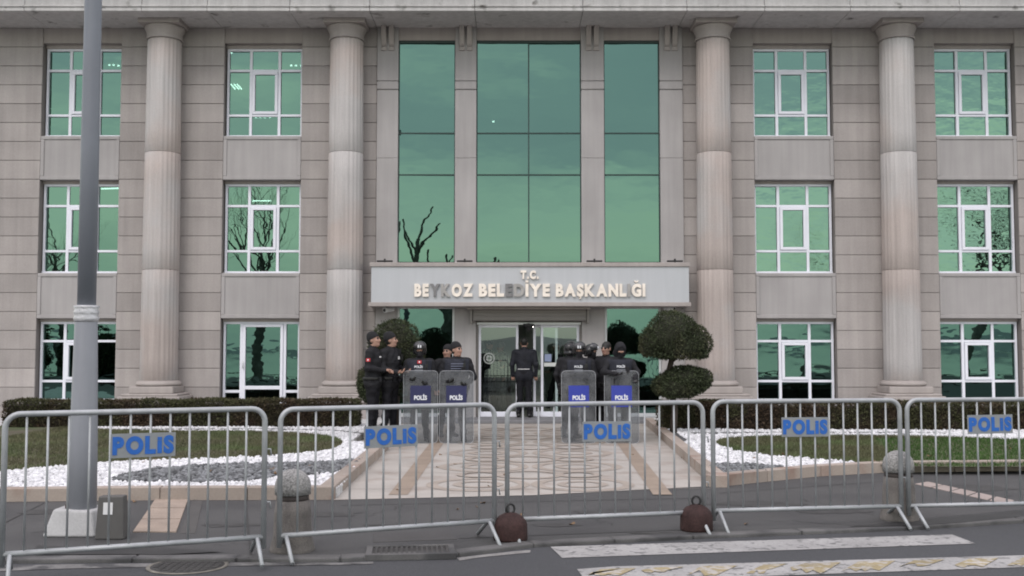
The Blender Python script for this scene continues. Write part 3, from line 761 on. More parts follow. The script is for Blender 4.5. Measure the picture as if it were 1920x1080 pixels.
leaf(a + .052, x_(972), DY + .0); leaf(x_(1014), b - .052, DY + .0); leaf(x_(1000) , x_(1046), DY + .07)
m = MB(); z1, z2 = Zf(687, DY), Zf(680, DY)
m.box(a + .75, x_(966), DY + .010, DY + .014, z1, z2); m.build('glass_stripe', M_pvcd, ent)
m = MB(); m.box(x_(1020), x_(1046), DY + .010, DY + .014, z1, z2); m.build('glass_stripe', M_pvcd, ent)
m = MB(); ex, ez = x_(917), Zf(672, DY)
for k in range(28):
    u, v = 2 * math.pi * k / 28, 2 * math.pi * (k + 1) / 28
    for (ro, ri, c) in ((.125, .100, 0), (.07, .03, 1)):
        if c and k % 7 == 6: continue
        m.add([(ex + ri * math.cos(u), DY + .011, ez + ri * math.sin(u)), (ex + ro * math.cos(u), DY + .011, ez + ro * math.sin(u)), (ex + ro * math.cos(v), DY + .011, ez + ro * math.sin(v)), (ex + ri * math.cos(v), DY + .011, ez + ri * math.sin(v))], [(0, 3, 2, 1)])
m.build('round_emblem', mat('faded emblem film', (.30, .32, .31), .6), ent)
m = MB(); m.box(x_(1021), x_(1034), DY + .008, DY + .012, Zf(678, DY), Zf(664, DY)); m.build('notice', mat('pale blue notice', (.25, .30, .45), .5), ent)
m = MB(); m.lathe([(.03, zd + .02), (.12, zd + .015), (.13, zd - .02), (.09, zd - .05), (.05, zd - .10), (.045, zd - .14), (.0, zd - .15)], x_(991), DY - .18, 20); m.box(x_(991) - .03, x_(991) + .03, DY - .18, DY - .082, zd + .0, zd + .03)
m.build('door_sensor', M_black, ent)
# lobby, rooms
m = MB(); LX0, LX1 = a - 1.2, b + 1.2; LB = FY + 5.2; HC = 2.95
m.box(LX0, LX1, FY + .46, LB, .0, .07); m.build('lobby_floor', M_lobfl, hall)
m = MB(); m.box(LX0, LX1, LB, LB + .1, .0, HC + .4); m.box(LX0 - .1, LX0, FY + .46, LB, 0, HC + .4); m.box(LX1, LX1 + .1, FY + .46, LB, 0, HC + .4); m.box(LX0, LX1, FY + .46, LB, HC, HC + .1)
m.box(LX0 + .3, x_(965), LB - .06, LB - .001, 1.85, 1.90); m.box(x_(1040), LX1 - .3, LB - .06, LB - .001, 1.85, 1.9); m.box(x_(990), x_(1012), LB - .5, LB - .001, .07, 2.3)
m.build('lobby_wall', M_lobby, hall)
for lx in (LX0 + .8, (LX0 + LX1) / 2, LX1 - .8):  # unseen glowing panels added overhead to brighten the lobby
    for ly in (FY + 1.2, FY + 2.6, FY + 4.0):
        m = MB(); m.box(lx - .45, lx + .45, ly - .3, ly + .3, HC - .02, HC - .002); m.build('lobby_fill_panel', M_fill, hall)
p = at(998, 612.5, FY + 2.2); m = MB(); m.box(p[0] - .09, p[0] + .09, p[1] - .1, p[1] + .1, p[2] - .01, p[2] + .03); m.build('pendant_light', M_lamp, hall)
m = MB(); m.box(LX0 + .8, x_(958), FY + 2.9, FY + 3.4, .07, 1.12); m.build('reception_desk', mat('dark desk wood', (.035, .034, .034), .5), hall, bevel=.01)
m = MB()
m.box(XL, XR, FY + 8, FY + 8.1, -.1, SOF + .3); m.box(XL, XL + .1, FY + .45, FY + 8, -.1, SOF + .3); m.box(XR - .1, XR, FY + .45, FY + 8, -.1, SOF + .3)
m.box(XL + .1, LX0 - .1, FY + .45, FY + 8, 0.0, .05); m.box(LX1 + .1, XR - .1, FY + .45, FY + 8, 0.0, .05)
for z in (Zf(555), Zf(295)):
    m.box(XL + .1, XR - .1, FY + .46, FY + 8, z - .14, z + .14)
m.box(XL + .1, XR - .1, FY + .41, FY + 8, SOF + .0, SOF + .12)
m.box(LX0 - .1, LX0 - .0, LB + .1, FY + 8, .05, 3); m.build('interior', M_room, hall)
m = MB(); m.box(XL, XR, FY + .42, FY + 8.1, SOF + .9, SOF + 1.1); m.build('roof', M_trim, hall)
# lit office lamps seen through the glass
lampspots = [(434, 100, 1.2), (546, 124, 2.4), (555, 124, 2.4), (565, 124, 2.4), (553, 134, 3.0), (563, 134, 3.0), (480, 221, 5.0), (488, 221, 5.0), (497, 221, 5.0), (506, 221, 5.0), (205, 123, 2.4), (213, 123, 2.4), (222, 124, 2.4), (219, 134, 2.4), (925, 229, 1.2)]
for (px, py, dY) in lampspots:
    p = at(px, py, FY + dY); m = MB(); m.tube([(p[0], p[1], p[2]), (p[0], p[1], p[2] + .03)], .026, 8)
    m.build('ceiling_lamp', M_lamp, hall)
for (pa, pb, dY) in (((433, 158), (441, 167), 2.0), ((439, 158), (448, 167), 2.0), ((445, 158), (453, 167), 2.0), ((474, 376.5), (508, 376.5), 2.5), ((190, 354), (222, 353), 1.5)):
    p, q = at(*pa, FY + dY), at(*pb, FY + dY + .3); m = MB(); m.tube([p, q], .017, 8)
    m.build('ceiling_lamp', M_lamp, hall)

# uplights on the ledge, cameras under it
for (a, b) in pil:
    c = (a + b) / 2; m = MB(); z = zs1 + .09
    t = thing('facade_uplight', (c, FY - .38, z), 'x', 'light')
    m.box(-.17, .17, -.045, .045, .03, .065); m.build('lamp_body', M_black, t, bevel=.006)
    m = MB(); m.box(-.015, .015, -.02, .02, 0, .03); m.box(-.02, .02, -.02, .02, .065, .10); m.build('bracket', M_black, t)
for o, w in zip([o for o in bpy.data.objects if o.name.startswith('facade_uplight')], ('below the far left pilaster', 'between left and wide middle glazing', 'between wide middle and right glazing', 'below the far right pilaster')):
    tag(o, 'thin black uplight lying on the fascia ledge ' + w, 'light', 'uplights on the entrance fascia')
def security_camera(px, py, label, s):
    p = at(px, py, FY - .25)
    t = thing('security_camera', p, label, 'camera', 'security cameras under the fascia', rz=s * .7)
    m = MB(); m.tube([(0, .16, .02), (0, -.10, -.02)], .060, 14); m.build('housing', M_whitep, t, bevel=.006)
    m = MB(); m.tube([(0, -.101, -.02), (0, -.112, -.021)], [.040, .030], 14); m.build('lens', M_black, t)
    m = MB(); m.tube([(0, .1, .05), (0, .12, .10), (0, .20, .10)], .018, 8); m.build('mount', M_whitep, t)
security_camera(727, 580, 'white bullet security camera under the fascia above the rounded left topiary', -1)
security_camera(1258, 578, 'white bullet security camera under the fascia above the two tier topiary', 1)


# ------------------------------------------------------------------ street furniture
gx, gy = gnd(153, 1000)
pole = thing('light_pole', (gx, gy, 0), 'tall grey stepped steel light pole with silver tape wrapped round its joint', 'light pole')
def zpole(y): return at(153, y, gy)[2]
mb = MB(); z1 = zpole(597)
mb.lathe([(.122, .02), (.116, .8), (.095, z1), (.083, z1 + .03)], 0, 0, 28); mb.build('lower_shaft', mat('lighter grey pole paint', (.225, .235, .262), .5, .06, 3, streak=.08), pole)
mb = MB(); mb.lathe([(.080, z1 - .1), (.078, z1 + 1.5), (.064, 7.5), (.058, 9.0)], 0, 0, 24)
mb.build('upper_shaft', M_pole, pole)
mb = MB(); mb.tube([(0, 0, 8.9), (0, -.5, 9.35), (0, -1.5, 9.6)], [.05, .045, .04], 10); mb.box(-.13, .13, -2.1, -1.45, 9.54, 9.68); mb.build('lamp_arm', M_pole, pole)
mb = MB(); pr = []
for k in range(9): pr.append((.104 + .006 * ((k * 7) % 3 - 1) * .8, z1 - .03 + k * .0175))
mb.lathe([(.09, z1 - .03)] + pr + [(.08, z1 + .115)], 0, 0, 18); mb.build('tape_wrap', M_tape, pole)
mb = MB(); mb.add([(-.26, -.20, 0), (.19, -.20, 0), (.19, .22, 0), (-.26, .22, 0), (-.19, -.15, .23), (.145, -.15, .215), (.145, .17, .22), (-.18, .17, .235)], [(0, 3, 2, 1), (4, 5, 6, 7), (0, 1, 5, 4), (1, 2, 6, 5), (2, 3, 7, 6), (3, 0, 4, 7)])
mb.build('concrete_footing', M_conc, pole, bevel=.02, segs=3)
mb = MB()
for k in range(4):
    w = math.pi / 4 + k * math.pi / 2; mb.tube([(.115 * math.cos(w) - .02, .115 * math.sin(w), .2), (.115 * math.cos(w) - .02, .115 * math.sin(w), .26)], .014, 6)
mb.build('anchor_bolts', M_rust, pole)

def bollard(px, py, label, s):
    x, y = gnd(px, py); t = thing('stone_bollard', (x, y, 0), label, 'bollard', 'domed stone bollards')
    mb = MB(); mb.lathe([(.178 * s, -.02), (.176 * s, .02), (.152 * s, .12), (.145 * s, .30), (.132 * s, .40)], 0, 0, 28); mb.build('shaft', mat('weathered granite', (.14, .128, .12), .85, .3, 5, .3, 110, .3, 110, streak=.1), t)
    mb = MB(); mb.lathe([(.127 * s, .399), (.127 * s, .445)], 0, 0, 28); mb.build('neck', M_granited, t)
    r = .142 * s; pr = [(r, .445), (r * 1.01, .50)] + [(r * math.cos(a), .51 + r * .95 * math.sin(a)) for a in (0.1, .3, .5, .7, .9, 1.1, 1.3, 1.5)]
    mb = MB(); mb.lathe(pr, 0, 0, 28); mb.build('dome', M_granite, t)
bollard(548, 1032, 'domed grey granite bollard behind the gap of the two barriers near light pole', 1.0)
bollard(1686, 974, 'domed brownish granite bollard behind the gap of the two barriers on the right', 1.0)
def weight(px, py, label, rz):
    x, y = gnd(px, py); t = thing('iron_weight', (x, y, 0), label, 'weight', 'red iron weights behind the barriers', rz)
    mb = MB(); mb.lathe([(.142, 0), (.145, .02), (.142, .13), (.128, .165), (.095, .20), (.05, .222), (.0, .23)], 0, 0, 26); mb.build('body', M_rust, t)
    mb = MB(); mb.tube([(.036 * math.cos(a), 0, .258 + .040 * math.sin(a)) for a in np.linspace(-1.2, 4.34, 14)], .010, 8); mb.build('lifting_ring', M_black, t)
weight(957, 1012, 'dark red iron weight with ring behind the gap left of centre', .3)
weight(1306, 994, 'dark red iron weight with upright ring at the right end of middle barrier', -.2)
x, y = gnd(208, 1010); t = thing('service_box', (x, y, 0), 'low dark grey service box with a white sticker beside the light pole', 'service box')
mb = MB(); mb.add([(-.118, -.06, 0), (.128, -.06, 0), (.128, .07, 0), (-.118, .07, 0), (-.098, -.045, .36), (.115, -.045, .365), (.115, .05, .365), (-.098, .05, .36)], [(0, 3, 2, 1), (4, 5, 6, 7), (0, 1, 5, 4), (1, 2, 6, 5), (2, 3, 7, 6), (3, 0, 4, 7)])
mb.build('housing', M_cabin, t, bevel=.012)
mb = MB(); mb.add([(-.05, -.0585, .21), (.03, -.0585, .21), (.03, -.0525, .31), (-.05, -.0525, .31)], [(0, 1, 2, 3)]); mb.build('sticker', M_whitep, t)
# drain and manhole
x, y = gnd(770, 1034, -.0)
t = thing('drain_grate', (x, y, 0.0), 'rectangular iron drain grate set in the kerb line before the barriers', 'drain', rz=.1)
mb = MB(); w, d = .30, .16
for (p, q, r_, s_) in ((-w - .05, w + .05, -d - .04, -d), (-w - .05, w + .05, d, d + .04), (-w - .05, -w, -d, d), (w, w + .05, -d, d)): mb.box(p, q, r_, s_, -.03, .018)
mb.build('frame', M_kerbg, t, bevel=.004)
mb = MB(); mb.box(-w, w, -d, d, -.06, .002)
for k in range(15): mb.box(-w + .02 + k * .04, -w + .04 + k * .04, -d, d, .0025, .012)
mb.build('grate', M_grill, t)
x, y = gnd(352, 1062, RZ); t = thing('manhole_cover', (x, y, RZ), 'worn round manhole cover in the road below the left barrier', 'manhole')
mb = MB(); mb.lathe([(.30, .003), (.30, .007), (.27, .007)], 0, 0, 40, cap=False); mb.build('rim', mat('worn rim', (.16, .15, .13), .8, .3, 12), t)
mb = MB(); mb.lathe([(.268, .002), (.268, .0055), (.0, .0056)], 0, 0, 40)
for i in range(-4, 5):
    for j in range(-4, 5):
        if i * i + j * j < 20: mb.box(i * .055 - .018, i * .055 + .018, j * .055 - .018, j * .055 + .018, .006, .010)
mb.build('lid', M_grill, t)

# ------------------------------------------------------------------ police barriers
BL, BH, BB = 1.84, 1.15, .158
def make_barrier():
    t = thing('crowd_barrier', (0, 0, 0), 'x', 'barrier', 'steel police crowd barriers')
    r = .021; h = BL / 2 - r; rc = .10; mb = MB()
    p = [(-h, 0, .07), (-h, 0, BH - r - rc)]
    p += [(-h + rc - rc * math.cos(a), 0, BH - r - rc + rc * math.sin(a)) for a in np.linspace(.2, 1.57, 7)]
    p += [(h - rc + rc * math.sin(a), 0, BH - r - rc + rc * math.cos(a)) for a in np.linspace(0, 1.37, 7)]
    p += [(h, 0, BH - r - rc), (h, 0, .07)]
    mb.tube(p, r, 10); mb.tube([(-h - .005, 0, BB), (h + .005, 0, BB)], .020, 10); mb.build('frame', M_steel, t)
    n = 12
    for k in range(n):
        x = -h + (2 * h) * (k + 1) / (n + 1); mb = MB(); mb.tube([(x, 0, BB), (x, 0, BH - r)], .0085, 6); mb.build('bar', M_steel, t)
    for s in (-1, 1):
        mb = MB(); x = s * (h - .05)
        mb.tube([(x, -.25, -.012), (x, -.03, BB - .01), (x, .03, BB - .01), (x, .25, .014)], .016, 8)
        mb.build('foot', M_steel, t)
    mb = MB()
    for z in (.42, .82): mb.tube([(h, 0, z), (h + .045, 0, z), (h + .05, 0, z - .05)], .007, 6)
    mb.build('coupling_hook', M_steel, t)
    mb = MB(); w = .225; c = .02; mb.box(c - w, c + w, -.0175, -.0135, .80, .975); pl = mb.build('sign_plate', M_plate, t, bevel=.001)
    parts = []; adv = 0
    for ch in 'POLİS':
        dot = ch == 'İ'
        me, a = glyph('I' if dot else ch, .112 / .682, .060, .003)
        if dot:
            a[:, 1] *= .70
        xa = a[:, 0].min(); wd = a[:, 0].max() - xa
        a[:, 0] += adv - xa; parts.append((me, a))
        if dot:
            bm = bmesh.new(); bm.from_mesh(me)
            bm.free()
            me2 = bpy.data.meshes.new('dot'); q = MB(); q.add([(adv, .088, -.001), (adv + wd, .088, -.001), (adv + wd, .112, -.001), (adv, .112, -.001), (adv, .088, .0015), (adv + wd, .088, .0015), (adv + wd, .112, .0015), (adv, .112, .0015)], [(4, 5, 6, 7), (0, 1, 5, 4), (1, 2, 6, 5), (2, 3, 7, 6), (3, 0, 4, 7)])
            me2.from_pydata(q.v, [], q.f); parts.append((me2, np.array(q.v, np.float32)))
        adv += wd + .0125
    adv -= .0125; sc = .425 / adv
    vs, fs = [], []
    for me, a in parts:
        o_ = len(vs)
        vs += [((x - adv / 2) * sc + c, -.0200 - z, .832 + y) for x, y, z in a]
        fs += [tuple(i + o_ for i in p.vertices) for p in me.polygons]
    me = bpy.data.meshes.new('lettering'); me.from_pydata(vs, [], fs); me.materials.append(M_blue); link('lettering', me, pl)
    return t
ends = [((-3.565, 7.50), (-1.872, 8.21)), ((-1.838, 8.30), (-.105, 9.06)), ((-.075, 9.13), (1.738, 9.58)), ((1.808, 9.63), (3.575, 9.90)), ((3.645, 9.92), (5.45, 10.15))]
blab = ['galvanised police barrier in front of the light pole with blue lettered plate', 'police barrier before the two officers with navy shields, plate over pebbles',
        'middle police barrier crossing the right half of the walkway', 'police barrier before the right lawn tip with scuffed lettering plate', 'rightmost police barrier cut off by the frame with plate over greener grass']
proto = make_barrier()
for i, ((xa, ya), (xb, yb)) in enumerate(ends):
    o = proto if i == 0 else copy_tree(proto)
    o.location = ((xa + xb) / 2, (ya + yb) / 2, [.018, .004, -.004, -.002, -.002][i]); o.rotation_euler = (0, 0, math.atan2(yb - ya, xb - xa)); o['label'] = blab[i]
    for ch in o.children:
        if ch.name.startswith('sign_plate'):
            ch.location = ([0, -.02, -.035, -.055, -.10][i], 0, [-.004, .006, 0, .006, .012][i]); ch.rotation_euler = (0, [0, -.012, .008, .004, -.01][i], 0)

# ------------------------------------------------------------------ hedges and topiary
def leaves(pts, nrm, size, m, name, parent=None, aspect=.45, jitter=.8):
    n = len(pts); d = nrm + NR.normal(0, jitter, (n, 3)); d /= np.linalg.norm(d, axis=1)[:, None]
    t = np.cross(d, NR.normal(0, 1, (n, 3))); t /= np.linalg.norm(t, axis=1)[:, None] + 1e-9
    s = size * NR.uniform(.6, 1.35, n)[:, None]
    V = np.stack([pts - t * s * aspect, pts + t * s * aspect, pts + d * s * 1.6 + t * s * .15], 1)
    F = np.arange(n * 3).reshape(n, 3)
    return np_mesh(name, V.reshape(-1, 3), F, m, parent, tone=np.repeat(NR.uniform(0, 1, n), 3))
def fbm(p, s, seed):
    r = np.random.RandomState(seed); o = 0
    for k in range(5):
        w = r.normal(0, 1, (3,)) * s * (1 + k * .8); o = o + np.sin(p @ w + r.uniform(0, 6)) / (1 + k * .6)
    return o / 2.5
def hedge(x0, x1, y0, y1, z0, z1, label, n):
    t = thing('clipped_hedge', ((x0 + x1) / 2, (y0 + y1) / 2, 0), label, 'hedge', 'low clipped hedges along the facade', world=True)
    mb = MB(); mb.box(x0 + .05, x1 - .05, y0 + .07, y1 - .05, z0, z1 - .09)
    mb.build('branches', mat('hedge twigs', (.030, .021, .017), .9, .3, 8), t)
    k = NR.randint(0, 100, n)
    X = NR.uniform(x0, x1, n); Y = NR.uniform(y0, y1, n); Z = NR.uniform(z0, z1, n); nr = np.zeros((n, 3))
    f = k < 55; tp = (k >= 55) & (k < 90); e0 = (k >= 90) & (k < 95); e1 = k >= 95
    Y[f] = y0 + NR.exponential(.03, f.sum()); nr[f] = (0, -1, .2); Z[tp] = z1 - NR.exponential(.03, tp.sum()); nr[tp] = (0, -.2, 1)
    X[e0] = x0; nr[e0] = (-1, 0, 0); X[e1] = x1; nr[e1] = (1, 0, 0)
    P = np.stack([X, Y, Z], 1); w = fbm(P, 3.0, 3)
    P[:, 2] += np.where(Z > z0 + .2, w * .03, 0); P[:, 1] -= np.where(f, w * .035, 0)
    P[:, 2] = np.maximum(P[:, 2], z0 + .01)
    leaves(P, nr, .026, M_hedge, 'leaves', t)
hz = .10
xL = gnd(690, 797, hz)[0]
hedge(-9.6, -6.2, 20.2, 20.9, hz, .60, 'low clipped hedge behind the left lawn, cut by the left frame edge', 15000)
hedge(-6.2, -2.95, 20.2, 20.9, hz, .61, 'low clipped hedge between the pole and the officers on the left', 15000)
hedge(2.75, 3.95, 19.7, 20.4, hz, .60, 'short clipped hedge at the foot of the two tier topiary', 7000)
hedge(3.97, 7.3, 19.55, 20.3, hz, .60, 'low clipped hedge behind the tip of the right lawn', 15000)
hedge(7.3, 10.6, 19.45, 20.2, hz, .60, 'low clipped hedge behind the greener right end of the lawn', 15000)

def crown(parent, lobes, n, seed, flat=-.6, name='crown', size=.024):
    """clipped crown: leaf tips over a union of lumpy lobes (centre, radii), underside cut flat"""
    area = np.array([r[0] * r[1] + r[0] * r[2] + r[1] * r[2] for c, r in lobes]); PT = []; NM = []
    for li, (c, r) in enumerate(lobes):
        c, r = np.array(c), np.array(r); m = int(n * area[li] / area.sum())
        d = NR.normal(0, 1, (m, 3)); d /= np.linalg.norm(d, axis=1)[:, None]
        d[:, 2] = np.maximum(d[:, 2], flat + NR.normal(0, .05, m))
        k = 1 + .07 * fbm(d, 2.5, seed + li) + .06 * fbm(d, 8, seed + 1 + li) - NR.exponential(.055, m) + (NR.uniform(0, 1, m) < .04) * NR.uniform(0, .12, m)
        P = d * r * k[:, None] + c; keep = np.ones(m, bool)
        for lj, (c2, r2) in enumerate(lobes):
            if lj != li: keep &= np.linalg.norm((P - np.array(c2)) / np.array(r2), axis=1) > .80
        PT.append(P[keep]); NM.append((d / r * r.min())[keep])
    o = leaves(np.concatenate(PT), np.concatenate(NM), size, M_topi, name, parent, .40, .75)
    m = MB()
    for c, r in lobes:
        bm = bmesh.new(); bmesh.ops.create_icosphere(bm, subdivisions=3, radius=1); bm.verts.ensure_lookup_table()
        m.add([(v.co.x * r[0] * .84 + c[0], v.co.y * r[1] * .84 + c[1], max(v.co.z, flat * .93) * r[2] * .84 + c[2]) for v in bm.verts], [tuple(v.index for v in f.verts) for f in bm.faces]); bm.free()
    m.build('twigs', M_twig, o)
    return o
M_twig = mat('inner twigs', (.020, .022, .012), .95)
TY = 19.0
def topi_at(px, py, Y=TY): return at(px, py, Y)
p = topi_at(1266, 632); base = topi_at(1262, 800)
t = thing('topiary_tree', (base[0], TY, 0), 'two tier clipped cypress with broad dome over flat lower disc, right of walkway', 'topiary')
ox = base[0]
mb = MB(); zc1, zc2 = p[2], topi_at(1275, 716)[2]
mb.tube([(0, 0, .05), (.03, 0, .5), (-.06, .02, zc2 + .2), (.02, 0, zc1 - .25), (.06, 0, zc1)], [.07, .06, .055, .05, .03], 10)
for (dx, dz) in ((-.25, .1), (.28, .12), (.1, .3), (-.1, .25)): mb.tube([(0, 0, zc1 - .42), (dx * .5, .03, zc1 - .3), (dx, 0, zc1 - .3 + dz)], [.035, .03, .02], 7)
mb.build('trunk', M_bark, t)
dx = p[0] - ox
crown(t, [((dx - .06, 0, zc1 - .03), (.50, .52, .50)), ((dx + .24, -.05, zc1 - .12), (.40, .42, .38)), ((dx - .34, .0, zc1 - .12), (.30, .34, .34)), ((dx + .08, -.2, zc1 - .18), (.45, .34, .30))], 19000, 1, -.62)
q = topi_at(1275, 716); dx = q[0] - ox
crown(t, [((dx + .08, 0, q[2] + .02), (.44, .46, .27)), ((dx + .34, -.08, q[2] + .05), (.22, .28, .20)), ((dx - .22, .05, q[2] - .07), (.27, .33, .22)), ((dx - .05, -.2, q[2] - .10), (.36, .3, .2))], 14000, 4, -.8, 'lower_crown')
TY2 = 18.9
p = topi_at(742, 648, TY2); t = thing('topiary_tree', (p[0], TY2, 0), 'rounded clipped cypress ball behind the two officers on the left', 'topiary')
mb = MB(); mb.tube([(0, 0, .05), (.02, 0, .5), (0, 0, p[2])], [.07, .06, .04], 10); mb.build('trunk', M_bark, t)
crown(t, [((0, 0, p[2]), (.43, .44, .49)), ((.14, -.08, p[2] - .16), (.36, .36, .34)), ((-.12, -.05, p[2] - .10), (.36, .36, .36))], 15000, 8, -.75)
q = topi_at(712, 722, TY2); crown(t, [((q[0] - p[0], .1, q[2] - .05), (.40, .42, .34)), ((q[0] - p[0] - .14, .1, q[2] + .06), (.27, .3, .3))], 10000, 11, -.85, 'lower_crown')


# ------------------------------------------------------------------ people: one smooth surface per body, grown from blended limbs
VOX = .0085
def surface(prims, cut=None, vox=VOX, grow=0.0):
    """prims: (kind, geometry, blend, material). Returns vertices, quads, and per-quad material"""
    lo = np.min([np.minimum(g[0] - g[2], g[1] - g[3]) if k == 'c' else g[0] - g[1].max() for k, g, b, m in prims], 0) - .03 - grow
    hi = np.max([np.maximum(g[0] + g[2], g[1] + g[3]) if k == 'c' else g[0] + g[1].max() for k, g, b, m in prims], 0) + .03 + grow
    n = np.ceil((hi - lo) / vox).astype(int) + 1
    D = np.full(n, 1.0, np.float32); ax = [lo[i] + vox * np.arange(n[i]) for i in range(3)]
    for k, g, b, m in prims:
        if k == 'c': a_, b_ = np.minimum(g[0] - g[2], g[1] - g[3]), np.maximum(g[0] + g[2], g[1] + g[3])
        else: a_, b_ = g[0] - g[1].max(), g[0] + g[1].max()
        pad = b + .03 + grow
        i0 = np.maximum(((a_ - pad - lo) / vox).astype(int), 0); i1 = np.minimum(((b_ + pad - lo) / vox).astype(int) + 2, n)
        S = tuple(slice(i0[i], i1[i]) for i in range(3))
        P = np.stack(np.meshgrid(ax[0][S[0]], ax[1][S[1]], ax[2][S[2]], indexing='ij'), -1)
        d = dist(P, k, g); o = D[S]
        h = np.clip(.5 + .5 * (o - d) / b, 0, 1); D[S] = o * (1 - h) + d * h - b * h * (1 - h)
    D -= grow
    if cut is not None:
        P = np.stack(np.meshgrid(*ax, indexing='ij'), -1); D = np.maximum(D, cut(P))
    neg = D < 0
    c = [neg[:-1, :-1, :-1], neg[1:, :-1, :-1], neg[:-1, 1:, :-1], neg[1:, 1:, :-1], neg[:-1, :-1, 1:], neg[1:, :-1, 1:], neg[:-1, 1:, 1:], neg[1:, 1:, 1:]]
    s = sum(x.astype(np.int8) for x in c); act = (s > 0) & (s < 8)
    idx = np.full(act.shape, -1, np.int64); cells = np.argwhere(act); idx[act] = np.arange(len(cells))
    off = np.array([[i & 1, (i >> 1) & 1, (i >> 2) & 1] for i in range(8)])
    val = np.stack([D[tuple((cells + o).T)] for o in off], 1)
    acc = np.zeros((len(cells), 3)); cnt = np.zeros(len(cells))
    for i in range(8):
        for j in range(i + 1, 8):
            if np.abs(off[i] - off[j]).sum() != 1: continue
            x = (val[:, i] < 0) != (val[:, j] < 0); t = val[:, i] / (val[:, i] - val[:, j] + 1e-12)
            acc[x] += (off[i] + (off[j] - off[i]) * t[:, None])[x]; cnt[x] += 1
    V = lo + vox * (cells + acc / cnt[:, None]); Q = []
    for a in range(3):
        u, v = (a + 1) % 3, (a + 2) % 3
        A = np.take(neg, range(0, n[a] - 1), a); B = np.take(neg, range(1, n[a]), a)
        e = np.argwhere(A != B); e = e[(e[:, u] > 0) & (e[:, v] > 0) & (e[:, u] < n[u] - 1) & (e[:, v] < n[v] - 1)]
        if not len(e): continue
        def at_(du, dv): q = e.copy(); q[:, u] -= du; q[:, v] -= dv; return idx[tuple(q.T)]
        q = np.stack([at_(0, 0), at_(1, 0), at_(1, 1), at_(0, 1)], 1); fl = neg[tuple(e.T)]
        q[~fl] = q[~fl][:, ::-1]; Q.append(q)
    Q = np.concatenate(Q); Q = Q[(Q >= 0).all(1)]
    C = V[Q].mean(1); best = np.full(len(C), 9.0); mi = np.zeros(len(C), int)
    for k, g, b, m in prims:
        d = dist(C, k, g); x = d < best; best[x] = d[x]; mi[x] = m
    return V, Q, mi
def dist(P, k, g):
    if k == 'c':
        a, b, ra, rb = g; ab = b - a; t = np.clip(((P - a) @ ab) / (ab @ ab + 1e-9), 0, 1)
        return np.linalg.norm(P - a - t[..., None] * ab, axis=-1) - (ra + (rb - ra) * t)
    c, r, rot = g; q = (P - c) @ rot
    k0 = np.linalg.norm(q / r, axis=-1); k1 = np.linalg.norm(q / (r * r), axis=-1) + 1e-9
    return k0 * (k0 - 1) / k1
A_ = lambda *v: np.array(v, float)
def rotz(a): c, s = math.cos(a), math.sin(a); return np.array([[c, -s, 0], [s, c, 0], [0, 0, 1.0]])
def rotx(a): c, s = math.cos(a), math.sin(a); return np.array([[1.0, 0, 0], [0, c, -s], [0, s, c]])
def folds(V, Q, mi, seed):
    """cloth creases pushed along the normals of jacket and trousers"""
    r = np.random.RandomState(seed); n = np.cross(V[Q[:, 2]] - V[Q[:, 0]], V[Q[:, 3]] - V[Q[:, 1]])
    vn = np.zeros_like(V); w = np.zeros(len(V)); cl = np.isin(mi, (1, 2)).astype(float)
    for k in range(4): np.add.at(vn, Q[:, k], n); np.add.at(w, Q[:, k], cl / 4)
    vn /= np.linalg.norm(vn, axis=1)[:, None] + 1e-9; w = np.clip(w, 0, 1); d = 0
    for k in range(7):
        f = r.normal(0, 1, 3); f[2] = abs(f[2]) + .8; f *= r.uniform(26, 62) / np.linalg.norm(f)
        ph = V @ f + 1.2 * np.sin(V @ r.normal(0, 9, 3) + r.uniform(0, 6)); d = d + (1 - 2 * np.abs(np.sin(ph / 2 + r.uniform(0, 6)))) * r.uniform(.5, 1)
    return V + vn * (d * w * .0026)[:, None]
def body_mesh(name, V, Q, mi, mats, parent=None):
    o = np_mesh(name, V, Q, mats[0], parent, smooth=True)
    for m in mats[1:]: o.data.materials.append(m)
    o.data.polygons.foreach_set('material_index', np.asarray(mi, np.int32)); o.data.update(); return o

